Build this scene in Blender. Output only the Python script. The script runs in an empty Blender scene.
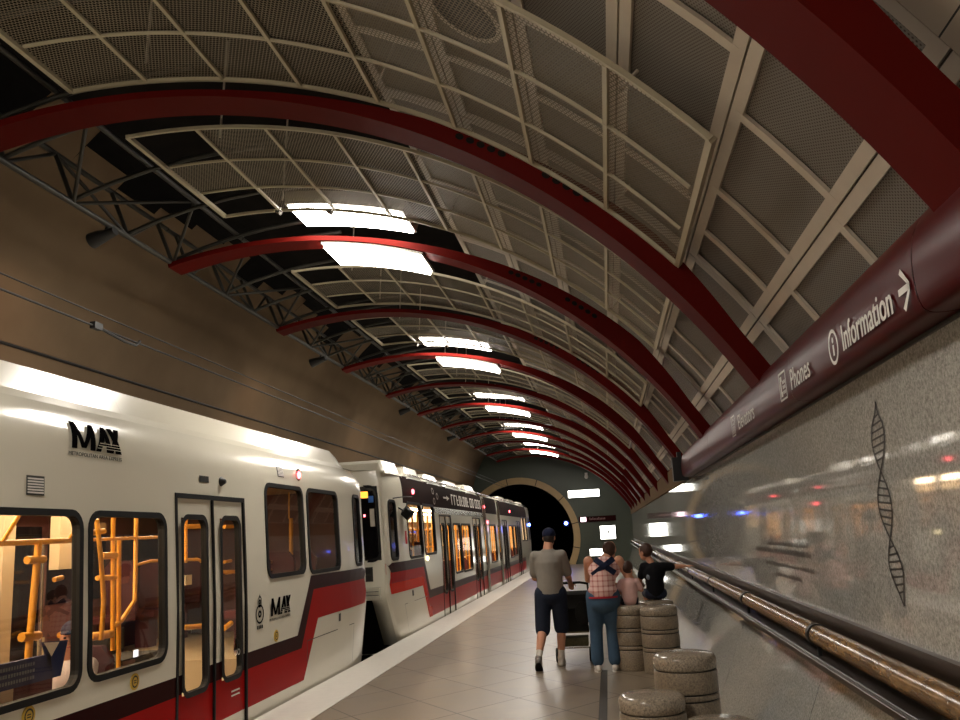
import bpy, math, random
from mathutils import Vector, Matrix
random.seed(7)
SC = bpy.context.scene
COL = SC.collection
PI = math.pi
sin, cos, rad = math.sin, math.cos, math.radians

# ------------------------------------------------------------------ materials
def srgb(r, g, b):
    def f(c):
        c /= 255.0
        return c / 12.92 if c <= .04045 else ((c + .055) / 1.055) ** 2.4
    return (f(r), f(g), f(b), 1)

class N:
    """small node-tree helper"""
    def __init__(s, name):
        s.m = bpy.data.materials.new(name); s.m.use_nodes = True
        s.t = s.m.node_tree; s.t.nodes.clear()
        s.out = s.t.nodes.new('ShaderNodeOutputMaterial')
    def n(s, kind, **kw):
        o = s.t.nodes.new(kind)
        for k, v in kw.items():
            if hasattr(o, k) and k not in o.inputs.keys(): setattr(o, k, v)
        return o
    def link(s, a, b): s.t.links.new(a, b)
    def math(s, op, a, b=None, c=None):
        o = s.t.nodes.new('ShaderNodeMath'); o.operation = op
        for i, v in enumerate((a, b, c)):
            if v is None: continue
            if isinstance(v, (int, float)): o.inputs[i].default_value = v
            else: s.link(v, o.inputs[i])
        return o.outputs[0]
    def mix(s, f, a, b):
        o = s.t.nodes.new('ShaderNodeMix'); o.data_type = 'RGBA'
        for sock, v in ((o.inputs[0], f), (o.inputs[6], a), (o.inputs[7], b)):
            if hasattr(v, 'is_output'): s.link(v, sock)
            else: sock.default_value = v
        return o.outputs[2]
    def coord(s, which='Object', scale=(1, 1, 1)):
        c = s.n('ShaderNodeTexCoord'); m = s.n('ShaderNodeMapping')
        s.link(c.outputs[which], m.inputs[0]); m.inputs['Scale'].default_value = scale
        return m.outputs[0]
    def noise(s, vec, scale, detail=3, rough=.55):
        o = s.n('ShaderNodeTexNoise'); o.inputs['Scale'].default_value = scale
        o.inputs['Detail'].default_value = detail; o.inputs['Roughness'].default_value = rough
        s.link(vec, o.inputs['Vector']); return o.outputs['Fac']
    def ramp(s, f, stops):
        o = s.n('ShaderNodeValToRGB'); e = o.color_ramp.elements
        while len(e) < len(stops): e.new(.5)
        for i, (p, c) in enumerate(stops): e[i].position = p; e[i].color = c
        s.link(f, o.inputs[0]); return o.outputs[0]
    def bsdf(s, col, rough=.5, metal=0, spec=.5, coat=0, emit=None, estr=0):
        b = s.n('ShaderNodeBsdfPrincipled')
        for sock, v in ((b.inputs['Base Color'], col), (b.inputs['Roughness'], rough)):
            if hasattr(v, 'is_output'): s.link(v, sock)
            else: sock.default_value = v
        b.inputs['Metallic'].default_value = metal
        b.inputs['Specular IOR Level'].default_value = spec
        b.inputs['Coat Weight'].default_value = coat
        b.inputs['Coat Roughness'].default_value = .05
        if emit: b.inputs['Emission Color'].default_value = emit; b.inputs['Emission Strength'].default_value = estr
        return b
    def done(s, sh): s.link(sh.outputs[0] if hasattr(sh, 'outputs') else sh, s.out.inputs[0]); return s.m
    def bump(s, b, h, strength=.2, dist=.01):
        o = s.n('ShaderNodeBump'); o.inputs['Strength'].default_value = strength; o.inputs['Distance'].default_value = dist
        s.link(h, o.inputs['Height']); s.link(o.outputs[0], b.inputs['Normal'])

def plain(name, c, rough=.5, metal=0, spec=.5, var=.12, vs=6, coat=0):
    k = N(name); v = k.coord('Object')
    f = k.noise(v, vs, 4)
    lo = tuple(x * (1 - var) for x in c[:3]) + (1,); hi = tuple(min(1, x * (1 + var)) for x in c[:3]) + (1,)
    return k.done(k.bsdf(k.mix(f, lo, hi), rough, metal, spec, coat))

def emissive(name, c, strength):
    k = N(name); e = k.n('ShaderNodeEmission'); e.inputs[0].default_value = c; e.inputs[1].default_value = strength
    return k.done(e)

def glass(name, tint, refl=.12, rough=.02):
    k = N(name)
    t = k.n('ShaderNodeBsdfTransparent'); t.inputs[0].default_value = tint
    g = k.n('ShaderNodeBsdfGlossy'); g.inputs['Roughness'].default_value = rough; g.inputs[0].default_value = (1, 1, 1, 1)
    lw = k.n('ShaderNodeLayerWeight'); lw.inputs[0].default_value = .25
    f = k.math('ADD', k.math('MULTIPLY', lw.outputs['Fresnel'], .11), refl * .06)
    x = k.n('ShaderNodeMixShader'); k.link(f, x.inputs[0]); k.link(t.outputs[0], x.inputs[1]); k.link(g.outputs[0], x.inputs[2])
    return k.done(x)

def sepxyz(k, v):
    o = k.n('ShaderNodeSeparateXYZ'); k.link(v, o.inputs[0]); return o.outputs

def granite_mat(name, base, joints=False, rough=.07, dark=.55):
    k = N(name); v = k.coord('Object')
    a = k.noise(v, 70, 4, .75); b = k.noise(v, 9, 3)
    col = k.ramp(a, [(.36, tuple(x * dark for x in base[:3]) + (1,)), (.5, base), (.66, tuple(min(1, x * 1.45) for x in base[:3]) + (1,))])
    col = k.mix(k.math('MULTIPLY', b, .35), col, tuple(x * .6 for x in base[:3]) + (1,))
    if joints:
        X, Y, Z = sepxyz(k, v)
        fr = k.math('FRACT', k.math('DIVIDE', k.math('ADD', Y, 31.0 - 5.75), 3.1))
        j = k.math('MULTIPLY', k.math('LESS_THAN', fr, .0022), k.math('LESS_THAN', Z, .9))
        col = k.mix(j, col, (.03, .028, .025, 1))
    bs = k.bsdf(col, rough, 0, .5)
    return k.done(bs)

def floor_mat():
    k = N('platform_paving'); v = k.coord('Object'); X, Y, Z = sepxyz(k, v)
    d = .86
    u = k.math('ADD', k.math('MULTIPLY', X, .80), k.math('MULTIPLY', Y, .60))
    w = k.math('ADD', k.math('MULTIPLY', X, -.80), k.math('MULTIPLY', Y, .60))
    def line(q): 
        f = k.math('FRACT', k.math('DIVIDE', k.math('ADD', q, 100), d))
        return k.math('LESS_THAN', f, .022)
    j = k.math('MAXIMUM', line(u), line(w))
    # tone per slab
    def cell(q): return k.math('FLOOR', k.math('DIVIDE', k.math('ADD', q, 100), d))
    h = k.math('FRACT', k.math('MULTIPLY', k.math('SINE', k.math('ADD', k.math('MULTIPLY', cell(u), 12.99), k.math('MULTIPLY', cell(w), 78.2))), 437.5))
    n1 = k.noise(v, 2.2, 5, .7); n2 = k.noise(v, 60, 3)
    col = k.ramp(n1, [(.3, srgb(112, 99, 83)), (.7, srgb(152, 137, 117))])
    col = k.mix(k.math('MULTIPLY', h, .28), col, srgb(100, 86, 71))
    col = k.mix(k.math('MULTIPLY', n2, .25), col, srgb(100, 88, 74))
    col = k.mix(j, col, srgb(66, 56, 46))
    r = k.math('ADD', k.math('MULTIPLY', n1, .25), .22)
    b = k.bsdf(col, r, 0, .45); return k.done(b)

def perf_mat(name, c, pitch=.03, hole=.36, rough=.5):
    """perforated sheet: round holes let you look through"""
    k = N(name); v = k.coord('UV'); X, Y, Z = sepxyz(k, v)
    row = k.math('FLOOR', k.math('DIVIDE', Y, pitch))
    off = k.math('MULTIPLY', k.math('FRACT', k.math('MULTIPLY', row, .5)), 1.0)
    fx = k.math('SUBTRACT', k.math('FRACT', k.math('ADD', k.math('DIVIDE', X, pitch), off)), .5)
    fy = k.math('SUBTRACT', k.math('FRACT', k.math('DIVIDE', Y, pitch)), .5)
    r2 = k.math('ADD', k.math('MULTIPLY', fx, fx), k.math('MULTIPLY', fy, fy))
    m = k.math('LESS_THAN', r2, hole * hole)
    n = k.noise(k.coord('Object'), 1.3, 4)
    col = k.mix(n, tuple(x * .75 for x in c[:3]) + (1,), tuple(x * 1.2 for x in c[:3]) + (1,))
    b = k.bsdf(col, rough); t = k.n('ShaderNodeBsdfTransparent')
    x = k.n('ShaderNodeMixShader'); k.link(m, x.inputs[0]); k.link(b.outputs[0], x.inputs[1]); k.link(t.outputs[0], x.inputs[2])
    return k.done(x)

def tile_ceiling_mat():
    k = N('ceiling_tile'); v = k.coord('UV'); X, Y, Z = sepxyz(k, v)
    j = k.math('MAXIMUM', k.math('LESS_THAN', k.math('FRACT', k.math('DIVIDE', k.math('ADD', X, 10 * .70 - 3.73), .70)), .010), k.math('LESS_THAN', k.math('FRACT', k.math('DIVIDE', k.math('ADD', Y, 24.0 - 2.47), 1.2)), .012))
    col = k.mix(j, srgb(190, 176, 156), srgb(30, 26, 22))
    return k.done(k.bsdf(col, .6))

def plaid_mat():
    k = N('pink_plaid'); v = k.coord('Object', (1, 1, 1)); X, Y, Z = sepxyz(k, v)
    a = k.math('LESS_THAN', k.math('FRACT', k.math('MULTIPLY', X, 16)), .3)
    b = k.math('LESS_THAN', k.math('FRACT', k.math('MULTIPLY', Z, 16)), .3)
    s = k.math('ADD', k.math('MULTIPLY', a, .5), k.math('MULTIPLY', b, .5))
    return k.done(k.bsdf(k.mix(s, srgb(226, 190, 182), srgb(182, 112, 108)), .8, 0, .2))

def core_mat():
    k = N('core_sample_stone'); v = k.coord('Object', (1, .25, 1))
    n = k.noise(v, 14, 6, .7); n2 = k.noise(k.coord('Object', (1, 1, 1)), 5, 3)
    col = k.ramp(n, [(.3, srgb(58, 40, 24)), (.5, srgb(128, 94, 54)), (.62, srgb(172, 134, 82)), (.72, srgb(158, 70, 36))])
    col = k.mix(k.math('MULTIPLY', n2, .5), col, srgb(96, 74, 48))
    return k.done(k.bsdf(col, .26, .1, .4, .15))

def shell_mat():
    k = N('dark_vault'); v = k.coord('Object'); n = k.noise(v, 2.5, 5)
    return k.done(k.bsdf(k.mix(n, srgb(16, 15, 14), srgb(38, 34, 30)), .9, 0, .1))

M = {}
M['granite'] = granite_mat('polished_granite', srgb(174, 172, 166), True, .045)
M['stone'] = granite_mat('bollard_stone', srgb(140, 126, 108), False, .35)
M['stonecap'] = granite_mat('bollard_cap_granite', srgb(158, 146, 130), False, .16, .45)
M['floor'] = floor_mat()
M['edge'] = plain('platform_edge_strip', srgb(212, 206, 196), .45, var=.1, vs=9)
M['shell'] = shell_mat()
M['concrete'] = plain('brown_concrete', srgb(116, 98, 78), .8, spec=.05, var=.2, vs=1.2)
M['black'] = plain('black_paint', srgb(18, 17, 17), .5, var=.2)
M['track'] = plain('dark_ballast', srgb(24, 22, 21), .95, var=.4, vs=20)
M['red'] = plain('red_enamel', srgb(86, 15, 10), .55, spec=.05, var=.08, vs=2)
M['fascia'] = plain('maroon_enamel', srgb(72, 12, 13), .30, spec=.05, var=.06, vs=2)
M['cream'] = plain('cream_frame_paint', srgb(182, 172, 146), .45, var=.06)
M['pframe'] = plain('pale_panel_frame', srgb(204, 193, 176), .5, var=.08)
M['perf'] = perf_mat('perforated_grey_sheet', srgb(132, 126, 118), .018, .27)
M['mesh'] = perf_mat('expanded_mesh_sheet', srgb(122, 112, 94), .028, .40)
M['steel'] = plain('dark_green_steel', srgb(52, 50, 44), .5, .2)
M['chrome'] = plain('brushed_metal', srgb(180, 176, 168), .25, .9, var=.05)
M['ceiltile'] = tile_ceiling_mat()
M['lampwhite'] = emissive('lamp_lens_glow', (1, .93, .83, 1), 18)
M['lampedge'] = plain('lamp_housing', srgb(150, 145, 135), .4)
M['green'] = plain('dark_green_wall', srgb(74, 82, 70), .45, var=.12, vs=1)
M['ring'] = plain('tan_portal_stone', srgb(196, 166, 118), .5, var=.12, vs=3)
M['signlit'] = emissive('lit_sign_face', (1, .98, .86, 1), 4.5)
M['whitepaint'] = plain('white_lettering', srgb(226, 220, 212), .5, var=.03)
M['body'] = plain('train_cream_paint', srgb(230, 224, 206), .18, var=.03, vs=1, coat=.4)
M['maroon'] = plain('train_dark_maroon', srgb(48, 18, 18), .3, var=.05, spec=.03)
M['trainred'] = plain('train_red', srgb(160, 18, 18), .3, var=.06, vs=1, spec=.03)
M['orangered'] = plain('train_orange_red', srgb(196, 44, 26), .25, var=.05, spec=.03)
M['wrap'] = plain('dark_ad_wrap', srgb(40, 28, 26), .6, spec=.01, var=.1)
M['rubber'] = plain('black_rubber', srgb(11, 10, 11), .55, spec=.25, var=.1)
M['glass'] = glass('tinted_window_glass', (.62, .57, .52, 1), .2)
M['darkglass'] = plain('dark_cab_glass', srgb(16, 14, 15), .06, var=.1, coat=.3)
M['orange'] = plain('orange_handrail', srgb(236, 166, 52), .35, var=.05)
M['seat'] = plain('maroon_seat_fabric', srgb(96, 52, 54), .8, spec=.2, var=.15)
M['interior'] = plain('cream_interior_panel', srgb(206, 186, 150), .5, var=.05)
M['intdark'] = plain('maroon_interior_panel', srgb(104, 66, 60), .6, var=.1)
M['intfloor'] = plain('train_floor_vinyl', srgb(90, 80, 76), .6)
M['trainlamp'] = emissive('saloon_light', (1, .82, .58, 1), 24.0)
M['redlamp'] = emissive('red_lamp', (1, .08, .1, 1), 8)
M['amber'] = emissive('amber_sign', (1, .36, .04, 1), 1.4)
M['blue'] = emissive('blue_signal', (.06, .12, 1, 1), 30)
M['bluepaint'] = plain('blue_sign_paint', srgb(20, 36, 96), .5)
M['bluebright'] = plain('bright_blue_sign', srgb(52, 110, 190), .5)
M['yellow'] = plain('yellow_sticker', srgb(196, 160, 50), .5)
M['core'] = core_mat()
M['trough'] = plain('dark_bronze_trough', srgb(58, 46, 38), .3, .4)
M['engrave'] = plain('engraved_dark_stone', srgb(46, 42, 38), .6, var=.1)
M['engravetext'] = plain('shallow_engraving', srgb(74, 67, 60), .6, var=.1)
M['skin'] = plain('skin', srgb(206, 150, 122), .55, spec=.3, var=.06, vs=12)
M['hairbrown'] = plain('brown_hair', srgb(62, 36, 24), .6, var=.3, vs=40)
M['hairdark'] = plain('dark_hair', srgb(30, 22, 18), .6, var=.3, vs=40)
M['greytee'] = plain('grey_cotton', srgb(140, 134, 126), .85, spec=.15, var=.08, vs=14)
M['denimdark'] = plain('dark_denim', srgb(40, 46, 62), .85, spec=.15, var=.18, vs=20)
M['denim'] = plain('blue_denim', srgb(64, 86, 108), .85, spec=.15, var=.2, vs=16)
M['plaid'] = plaid_mat()
M['navy'] = plain('navy_fabric', srgb(28, 34, 60), .8, spec=.2)
M['hemred'] = plain('red_hem', srgb(170, 44, 56), .8, spec=.2)
M['blacktee'] = plain('black_cotton', srgb(20, 20, 24), .85, spec=.15)
M['pinkwhite'] = plain('pale_pink_cotton', srgb(226, 184, 180), .85, spec=.15, var=.15, vs=18)
M['whiteshirt'] = plain('white_shirt_cotton', srgb(226, 214, 214), .8, spec=.2)
M['shoewhite'] = plain('white_shoe_leather', srgb(214, 208, 200), .5)
M['shoegrey'] = plain('grey_shoe_leather', srgb(120, 114, 110), .6)
M['sock'] = plain('white_sock', srgb(220, 216, 208), .9, spec=.1)
M['print'] = plain('matt_black_print', srgb(14, 13, 14), .9, spec=0)
M['eye'] = plain('eye_dark', srgb(24, 18, 16), .2)
M['lip'] = plain('lip', srgb(168, 92, 84), .5)
M['strollfab'] = plain('dark_stroller_fabric', srgb(38, 38, 36), .85, spec=.15, var=.25)
M['strollpad'] = plain('patterned_green_fabric', srgb(82, 78, 58), .85, spec=.15, var=.5, vs=30)
M['orangelamp'] = emissive('orange_indicator', (1, .45, .12, 1), .9)

# ------------------------------------------------------------------ mesh builder
class MB:
    def __init__(s): s.v = []; s.f = []; s.uv = []; s.mi = []; s.sm = []
    def face(s, pts, mi=0, uv=None, smooth=False):
        b = len(s.v); s.v += [tuple(p) for p in pts]; s.f.append(tuple(range(b, b + len(pts)))); s.mi.append(mi); s.uv.append(uv); s.sm.append(smooth)
    def add(s, verts, faces, mi=0, smooth=False):
        b = len(s.v); s.v += [tuple(p) for p in verts]
        for f in faces: s.f.append(tuple(b + i for i in f)); s.mi.append(mi); s.uv.append(None); s.sm.append(smooth)
    def box(s, x0, x1, y0, y1, z0, z1, mi=0):
        v = [(x0, y0, z0), (x1, y0, z0), (x1, y1, z0), (x0, y1, z0), (x0, y0, z1), (x1, y0, z1), (x1, y1, z1), (x0, y1, z1)]
        s.add(v, [(0, 3, 2, 1), (4, 5, 6, 7), (0, 1, 5, 4), (1, 2, 6, 5), (2, 3, 7, 6), (3, 0, 4, 7)], mi)
    def tube(s, path, r, n=8, mi=0, caps=True, smooth=True):
        path = [Vector(p) for p in path]; rs = r if isinstance(r, (list, tuple)) else [r] * len(path)
        vs = []; fs = []
        t0 = (path[1] - path[0]).normalized()
        up = Vector((0, 0, 1)) if abs(t0.z) < .9 else Vector((1, 0, 0))
        a = t0.cross(up).normalized()
        for i, p in enumerate(path):
            t = (path[min(i + 1, len(path) - 1)] - path[max(i - 1, 0)]).normalized()
            a = (a - t * a.dot(t)).normalized(); b = t.cross(a)
            for j in range(n):
                q = 2 * PI * j / n; vs.append(p + (a * cos(q) + b * sin(q)) * rs[i])
        for i in range(len(path) - 1):
            for j in range(n):
                fs.append((i * n + j, i * n + (j + 1) % n, (i + 1) * n + (j + 1) % n, (i + 1) * n + j))
        s.add(vs, fs, mi, smooth)
        if caps:
            m = (len(path) - 1) * n
            s.add(vs[:n], [tuple(reversed(range(n)))], mi); s.add(vs[m:], [tuple(range(n))], mi)
    def lathe(s, prof, c=(0, 0, 0), n=40, mi=0, smooth=True):
        vs = []; fs = []
        for r, z in prof:
            for j in range(n):
                q = 2 * PI * j / n; vs.append((c[0] + r * cos(q), c[1] + r * sin(q), c[2] + z))
        for i in range(len(prof) - 1):
            for j in range(n): fs.append((i * n + j, i * n + (j + 1) % n, (i + 1) * n + (j + 1) % n, (i + 1) * n + j))
        s.add(vs, fs, mi, smooth)
        s.add(vs[:n], [tuple(reversed(range(n)))], mi); s.add(vs[-n:], [tuple(range(n))], mi)
    def prism(s, prof, y0, y1, mi=0, smooth=False):
        """closed xz profile extruded along y"""
        n = len(prof); vs = [(x, y0, z) for x, z in prof] + [(x, y1, z) for x, z in prof]
        s.add(vs, [(i, (i + 1) % n, n + (i + 1) % n, n + i) for i in range(n)], mi, smooth)
        s.add(vs, [tuple(range(n)), tuple(reversed(range(n, 2 * n)))], mi)
    def ell(s, c, r, n=16, m=10, mi=0, rot=None):
        vs = []; fs = []
        R = rot or Matrix.Identity(3); c = Vector(c)
        for i in range(m + 1):
            a = PI * i / m
            for j in range(n):
                q = 2 * PI * j / n
                vs.append(c + R @ Vector((r[0] * sin(a) * cos(q), r[1] * sin(a) * sin(q), r[2] * cos(a))))
        for i in range(m):
            for j in range(n): fs.append((i * n + j, (i + 1) * n + j, (i + 1) * n + (j + 1) % n, i * n + (j + 1) % n))
        s.add(vs, fs, mi, True)
    def build(s, name, mats, parent=None, weld=False, origin=None):
        me = bpy.data.meshes.new(name)
        o0 = Vector(origin) if origin is not None else Vector((0, 0, 0))
        me.from_pydata([Vector(v) - o0 for v in s.v], [], s.f)
        if not isinstance(mats, (list, tuple)): mats = [mats]
        for m in mats: me.materials.append(m)
        me.polygons.foreach_set('material_index', s.mi)
        me.polygons.foreach_set('use_smooth', s.sm)
        if any(u for u in s.uv):
            L = me.uv_layers.new(name='UVMap'); k = 0
            for f, u in zip(s.f, s.uv):
                for i in range(len(f)):
                    if u: L.data[k].uv = u[i]
                    k += 1
        if weld:
            import bmesh
            bm = bmesh.new(); bm.from_mesh(me); bmesh.ops.remove_doubles(bm, verts=bm.verts, dist=1e-5)
            bmesh.ops.recalc_face_normals(bm, faces=bm.faces); bm.to_mesh(me); bm.free()
        o = bpy.data.objects.new(name, me); COL.objects.link(o)
        o.location = o0
        if parent is not None: attach(o, parent)
        return o

def wloc(o):
    p = Vector(o.location)
    while o.parent is not None: o = o.parent; p = p + Vector(o.location)
    return p
def attach(o, parent):
    """parents here are only translated, so world -> local is a shift"""
    o.location = Vector(o.location) - wloc(parent); o.parent = parent

def tag(o, label, cat, group=None):
    o['label'] = label; o['category'] = cat
    if group: o['group'] = group
    return o
def struct(o): o['kind'] = 'structure'; return o
def thing(name, label, cat, loc=(0, 0, 0), group=None):
    o = bpy.data.objects.new(name, None); COL.objects.link(o); o.location = loc; o.empty_display_size = .1
    return tag(o, label, cat, group)
def copy_tree(o, parent=None, shift=(0, 0, 0)):
    c = o.copy(); COL.objects.link(c)
    if parent is not None: c.parent = parent
    else: c.location = Vector(o.location) + Vector(shift)
    for ch in list(o.children): copy_tree(ch, c)
    return c

ORD = ['nearest', 'second nearest', 'third nearest', 'fourth nearest', 'fifth nearest', 'sixth nearest', 'seventh nearest', 'eighth nearest', 'ninth nearest', 'tenth nearest', 'eleventh nearest', 'twelfth nearest', 'thirteenth nearest']

# text as mesh: local x = reading direction, y = up
def text_pts(txt, size, extrude=.0):
    cu = bpy.data.curves.new('t', 'FONT'); cu.body = txt; cu.size = size; cu.extrude = extrude; cu.resolution_u = 3
    ob = bpy.data.objects.new('t', cu); COL.objects.link(ob)
    dg = bpy.context.evaluated_depsgraph_get(); dg.update()
    me = bpy.data.meshes.new_from_object(ob.evaluated_get(dg))
    vs = [tuple(v.co) for v in me.vertices]; fs = [tuple(p.vertices) for p in me.polygons]
    bpy.data.objects.remove(ob); bpy.data.curves.remove(cu); bpy.data.meshes.remove(me)
    return vs, fs
def add_text(mb, txt, size, fn, mi=0, bold=0, shear=0, sx=1):
    vs, fs = text_pts(txt, size)
    passes = [(0, 0)] if not bold else [(-bold, 0), (bold, 0), (0, bold), (0, -bold)]
    for dx, dy in passes: mb.add([fn(sx * (x + shear * y) + dx, y + dy) for x, y, z in vs], fs, mi)
    return sx * max(v[0] for v in vs)

# ------------------------------------------------------------------ vault geometry
CX, CZ = -3.77, -.33
def pol(r, th): return (CX + r * cos(rad(th)), CZ + r * sin(rad(th)))
def arcbox(mb, r0, r1, t0, t1, y0, y1, n=None, mi=0):
    n = n or max(1, int(abs(t1 - t0) / 2.5))
    ring = []
    for i in range(n + 1):
        t = t0 + (t1 - t0) * i / n
        a = pol(r0, t); b = pol(r1, t)
        ring.append(((a[0], y0, a[1]), (a[0], y1, a[1]), (b[0], y1, b[1]), (b[0], y0, b[1]), rad(t) * r0))
    for i in range(n):
        A, B = ring[i], ring[i + 1]
        mb.face([A[0], A[1], B[1], B[0]], mi, [(A[4], y0), (A[4], y1), (B[4], y1), (B[4], y0)])
        mb.face([A[3], B[3], B[2], A[2]], mi, [(A[4], y0), (B[4], y0), (B[4], y1), (A[4], y1)])
        mb.face([A[0], B[0], B[3], A[3]], mi); mb.face([A[1], A[2], B[2], B[1]], mi)
    mb.face([ring[0][k] for k in (0, 3, 2, 1)], mi); mb.face([ring[-1][k] for k in (0, 1, 2, 3)], mi)
def arcsheet(mb, r, t0, t1, y0, y1, n=None, mi=0):
    n = n or max(1, int(abs(t1 - t0) / 3))
    for i in range(n):
        ta = t0 + (t1 - t0) * i / n; tb = t0 + (t1 - t0) * (i + 1) / n
        a = pol(r, ta); b = pol(r, tb)
        mb.face([(a[0], y0, a[1]), (a[0], y1, a[1]), (b[0], y1, b[1]), (b[0], y0, b[1])], mi,
                [(rad(ta) * r, y0), (rad(ta) * r, y1), (rad(tb) * r, y1), (rad(tb) * r, y0)])

XW = 1.25           # right wall face
YE = 46.0           # end wall
S = 3.68            # rib spacing
def ribY(k): return 2.86 + S * k     # far edge of rib k
RW = .34            # rib width along y

# ------------------------------------------------------------------ setting
m = MB(); m.box(-3.66, 1.75, -6, YE, -.5, 0); struct(m.build('floor', M['floor']))
m = MB(); m.box(-3.68, -3.06, -6, YE, -.06, .006); struct(m.build('trim_1', M['edge']))
m = MB(); m.box(-.225, -.145, -6, 11.3, -.02, .003); struct(m.build('trim_2', plain('dark_floor_slot', srgb(52, 46, 40), .6)))
m = MB(); m.box(-3.66, -3.6, -6, YE, -1.05, -.5); struct(m.build('trim_3', M['track']))
m = MB(); m.box(-7.2, -3.6, -6, 75, -1.2, -1.05); struct(m.build('trackbed', M['track']))
m = MB(); m.box(XW, XW + .35, -6, YE, .86, 2.74); m.prism([(.88, 0), (XW, .862), (XW + .35, .862), (XW + .35, 0)], -6, YE); struct(m.build('wall_right', M['granite']))
# pale wall head above the granite, beyond the end of the maroon fascia
m = MB(); m.box(XW - .03, XW, 13.2, YE, 2.36, 2.70); struct(m.build('trim_4', plain('tan_wall_head', srgb(104, 84, 60), .8, spec=.05)))
# left wall: concrete, curved, with a stepped ragged head
prof = [(-6.95, -1.1), (-7.03, .4), (-7.05, 1.5), (-7.04, 2.5), (-7.0, 3.4), (-6.92, 4.0), (-6.8, 4.5), (-6.64, 4.95), (-6.45, 5.35), (-6.22, 5.74), (-5.98, 6.05)]
m = MB()
ys = [-6 + .92 * i for i in range(int(52 / .92) + 1)]; ys[-1] = YE
def ragged(y): return .22 + .5 * (math.sin(y * 1.7) > 0) + .3 * (math.sin(y * 4.1 + 1) > .2) + .12 * sin(y * 9)
for i in range(len(ys) - 1):
    y0, y1 = ys[i], ys[i + 1]
    h = ragged(y0); e = prof[-1]
    pp = prof + [(e[0] + .22 * h, e[1] + .24 * h), (e[0] + .46 * h, e[1] + .46 * h)]
    for (q, w) in zip(pp, pp[1:]):
        m.face([(q[0], y0, q[1]), (q[0], y1, q[1]), (w[0], y1, w[1]), (w[0], y0, w[1])], 0, None, True)
struct(m.build('wall_left', M['concrete'], weld=True))
# rough dark vault behind everything
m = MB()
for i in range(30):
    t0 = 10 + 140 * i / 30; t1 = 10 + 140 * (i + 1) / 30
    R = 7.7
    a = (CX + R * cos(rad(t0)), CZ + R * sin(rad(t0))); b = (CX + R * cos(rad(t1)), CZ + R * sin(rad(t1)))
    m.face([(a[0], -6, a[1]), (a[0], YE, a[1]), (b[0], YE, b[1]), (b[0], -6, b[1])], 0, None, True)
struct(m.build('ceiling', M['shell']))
# smooth tiled vault on the camera side of the first rib
m = MB(); arcbox(m, 6.05, 6.10, 27, 103, -5.5, 2.70); struct(m.build('ceiling_tiles', M['ceiltile']))

# end wall with round tunnel mouth
PX, PZ, PR0, PR1 = -4.55, 1.45, 2.78, 3.12
m = MB(); n = 64
def rectpt(q):
    c, s = cos(q), sin(q); k = []
    if c > 1e-6: k.append((1.8 - PX) / c)
    if c < -1e-6: k.append((-8.2 - PX) / c)
    if s > 1e-6: k.append((7.2 - PZ) / s)
    if s < -1e-6: k.append((-1.1 - PZ) / s)
    t = min(k); return (PX + t * c, PZ + t * s)
for i in range(n):
    q0 = 2 * PI * i / n; q1 = 2 * PI * (i + 1) / n
    def cp(q, R):
        z = PZ + R * sin(q); return (PX + R * cos(q), max(z, -1.1))
    a, b = cp(q0, PR0 + .1), cp(q1, PR0 + .1); c_, d = rectpt(q1), rectpt(q0)
    m.face([(a[0], YE, a[1]), (b[0], YE, b[1]), (c_[0], YE, c_[1]), (d[0], YE, d[1])])
struct(m.build('wall_end', M['green']))
m = MB()
for i in range(n):
    q0 = 2 * PI * i / n; q1 = 2 * PI * (i + 1) / n
    A = [(PX + R * cos(q), y, PZ + R * sin(q)) for q in (q0, q1) for (R, y) in ((PR0, YE - .12), (PR1, YE - .12), (PR1, YE + .05), (PR0, YE + .3))]
    if min(p[2] for p in A) < -1.5: pass
    for k in range(4): m.face([A[k], A[(k + 1) % 4], A[4 + (k + 1) % 4], A[4 + k]])
struct(m.build('trim_5', M['ring']))
m = MB()
for i in range(48):
    q0 = 2 * PI * i / 48; q1 = 2 * PI * (i + 1) / 48
    p = [(PX + PR0 * 1.02 * cos(q), PZ + PR0 * 1.02 * sin(q)) for q in (q0, q1)]
    m.face([(p[0][0], YE, p[0][1]), (p[1][0], YE, p[1][1]), (p[1][0], 75, p[1][1]), (p[0][0], 75, p[0][1])], 0, None, True)
m.box(-8, -1, 75, 75.2, -2, 5)
struct(m.build('wall_tunnel', M['shell']))
# dark joints of the portal ring
m = MB()
for q in (70, 40, 12, -12, 100, 130):
    c, s = cos(rad(q)), sin(rad(q)); t = Vector((-s, 0, c)) * .02
    a = Vector((PX + PR0 * c, YE - .125, PZ + PR0 * s)); b = Vector((PX + PR1 * c, YE - .125, PZ + PR1 * s))
    m.face([a - t, b - t, b + t, a + t])
struct(m.build('trim_6', M['black']))

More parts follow.
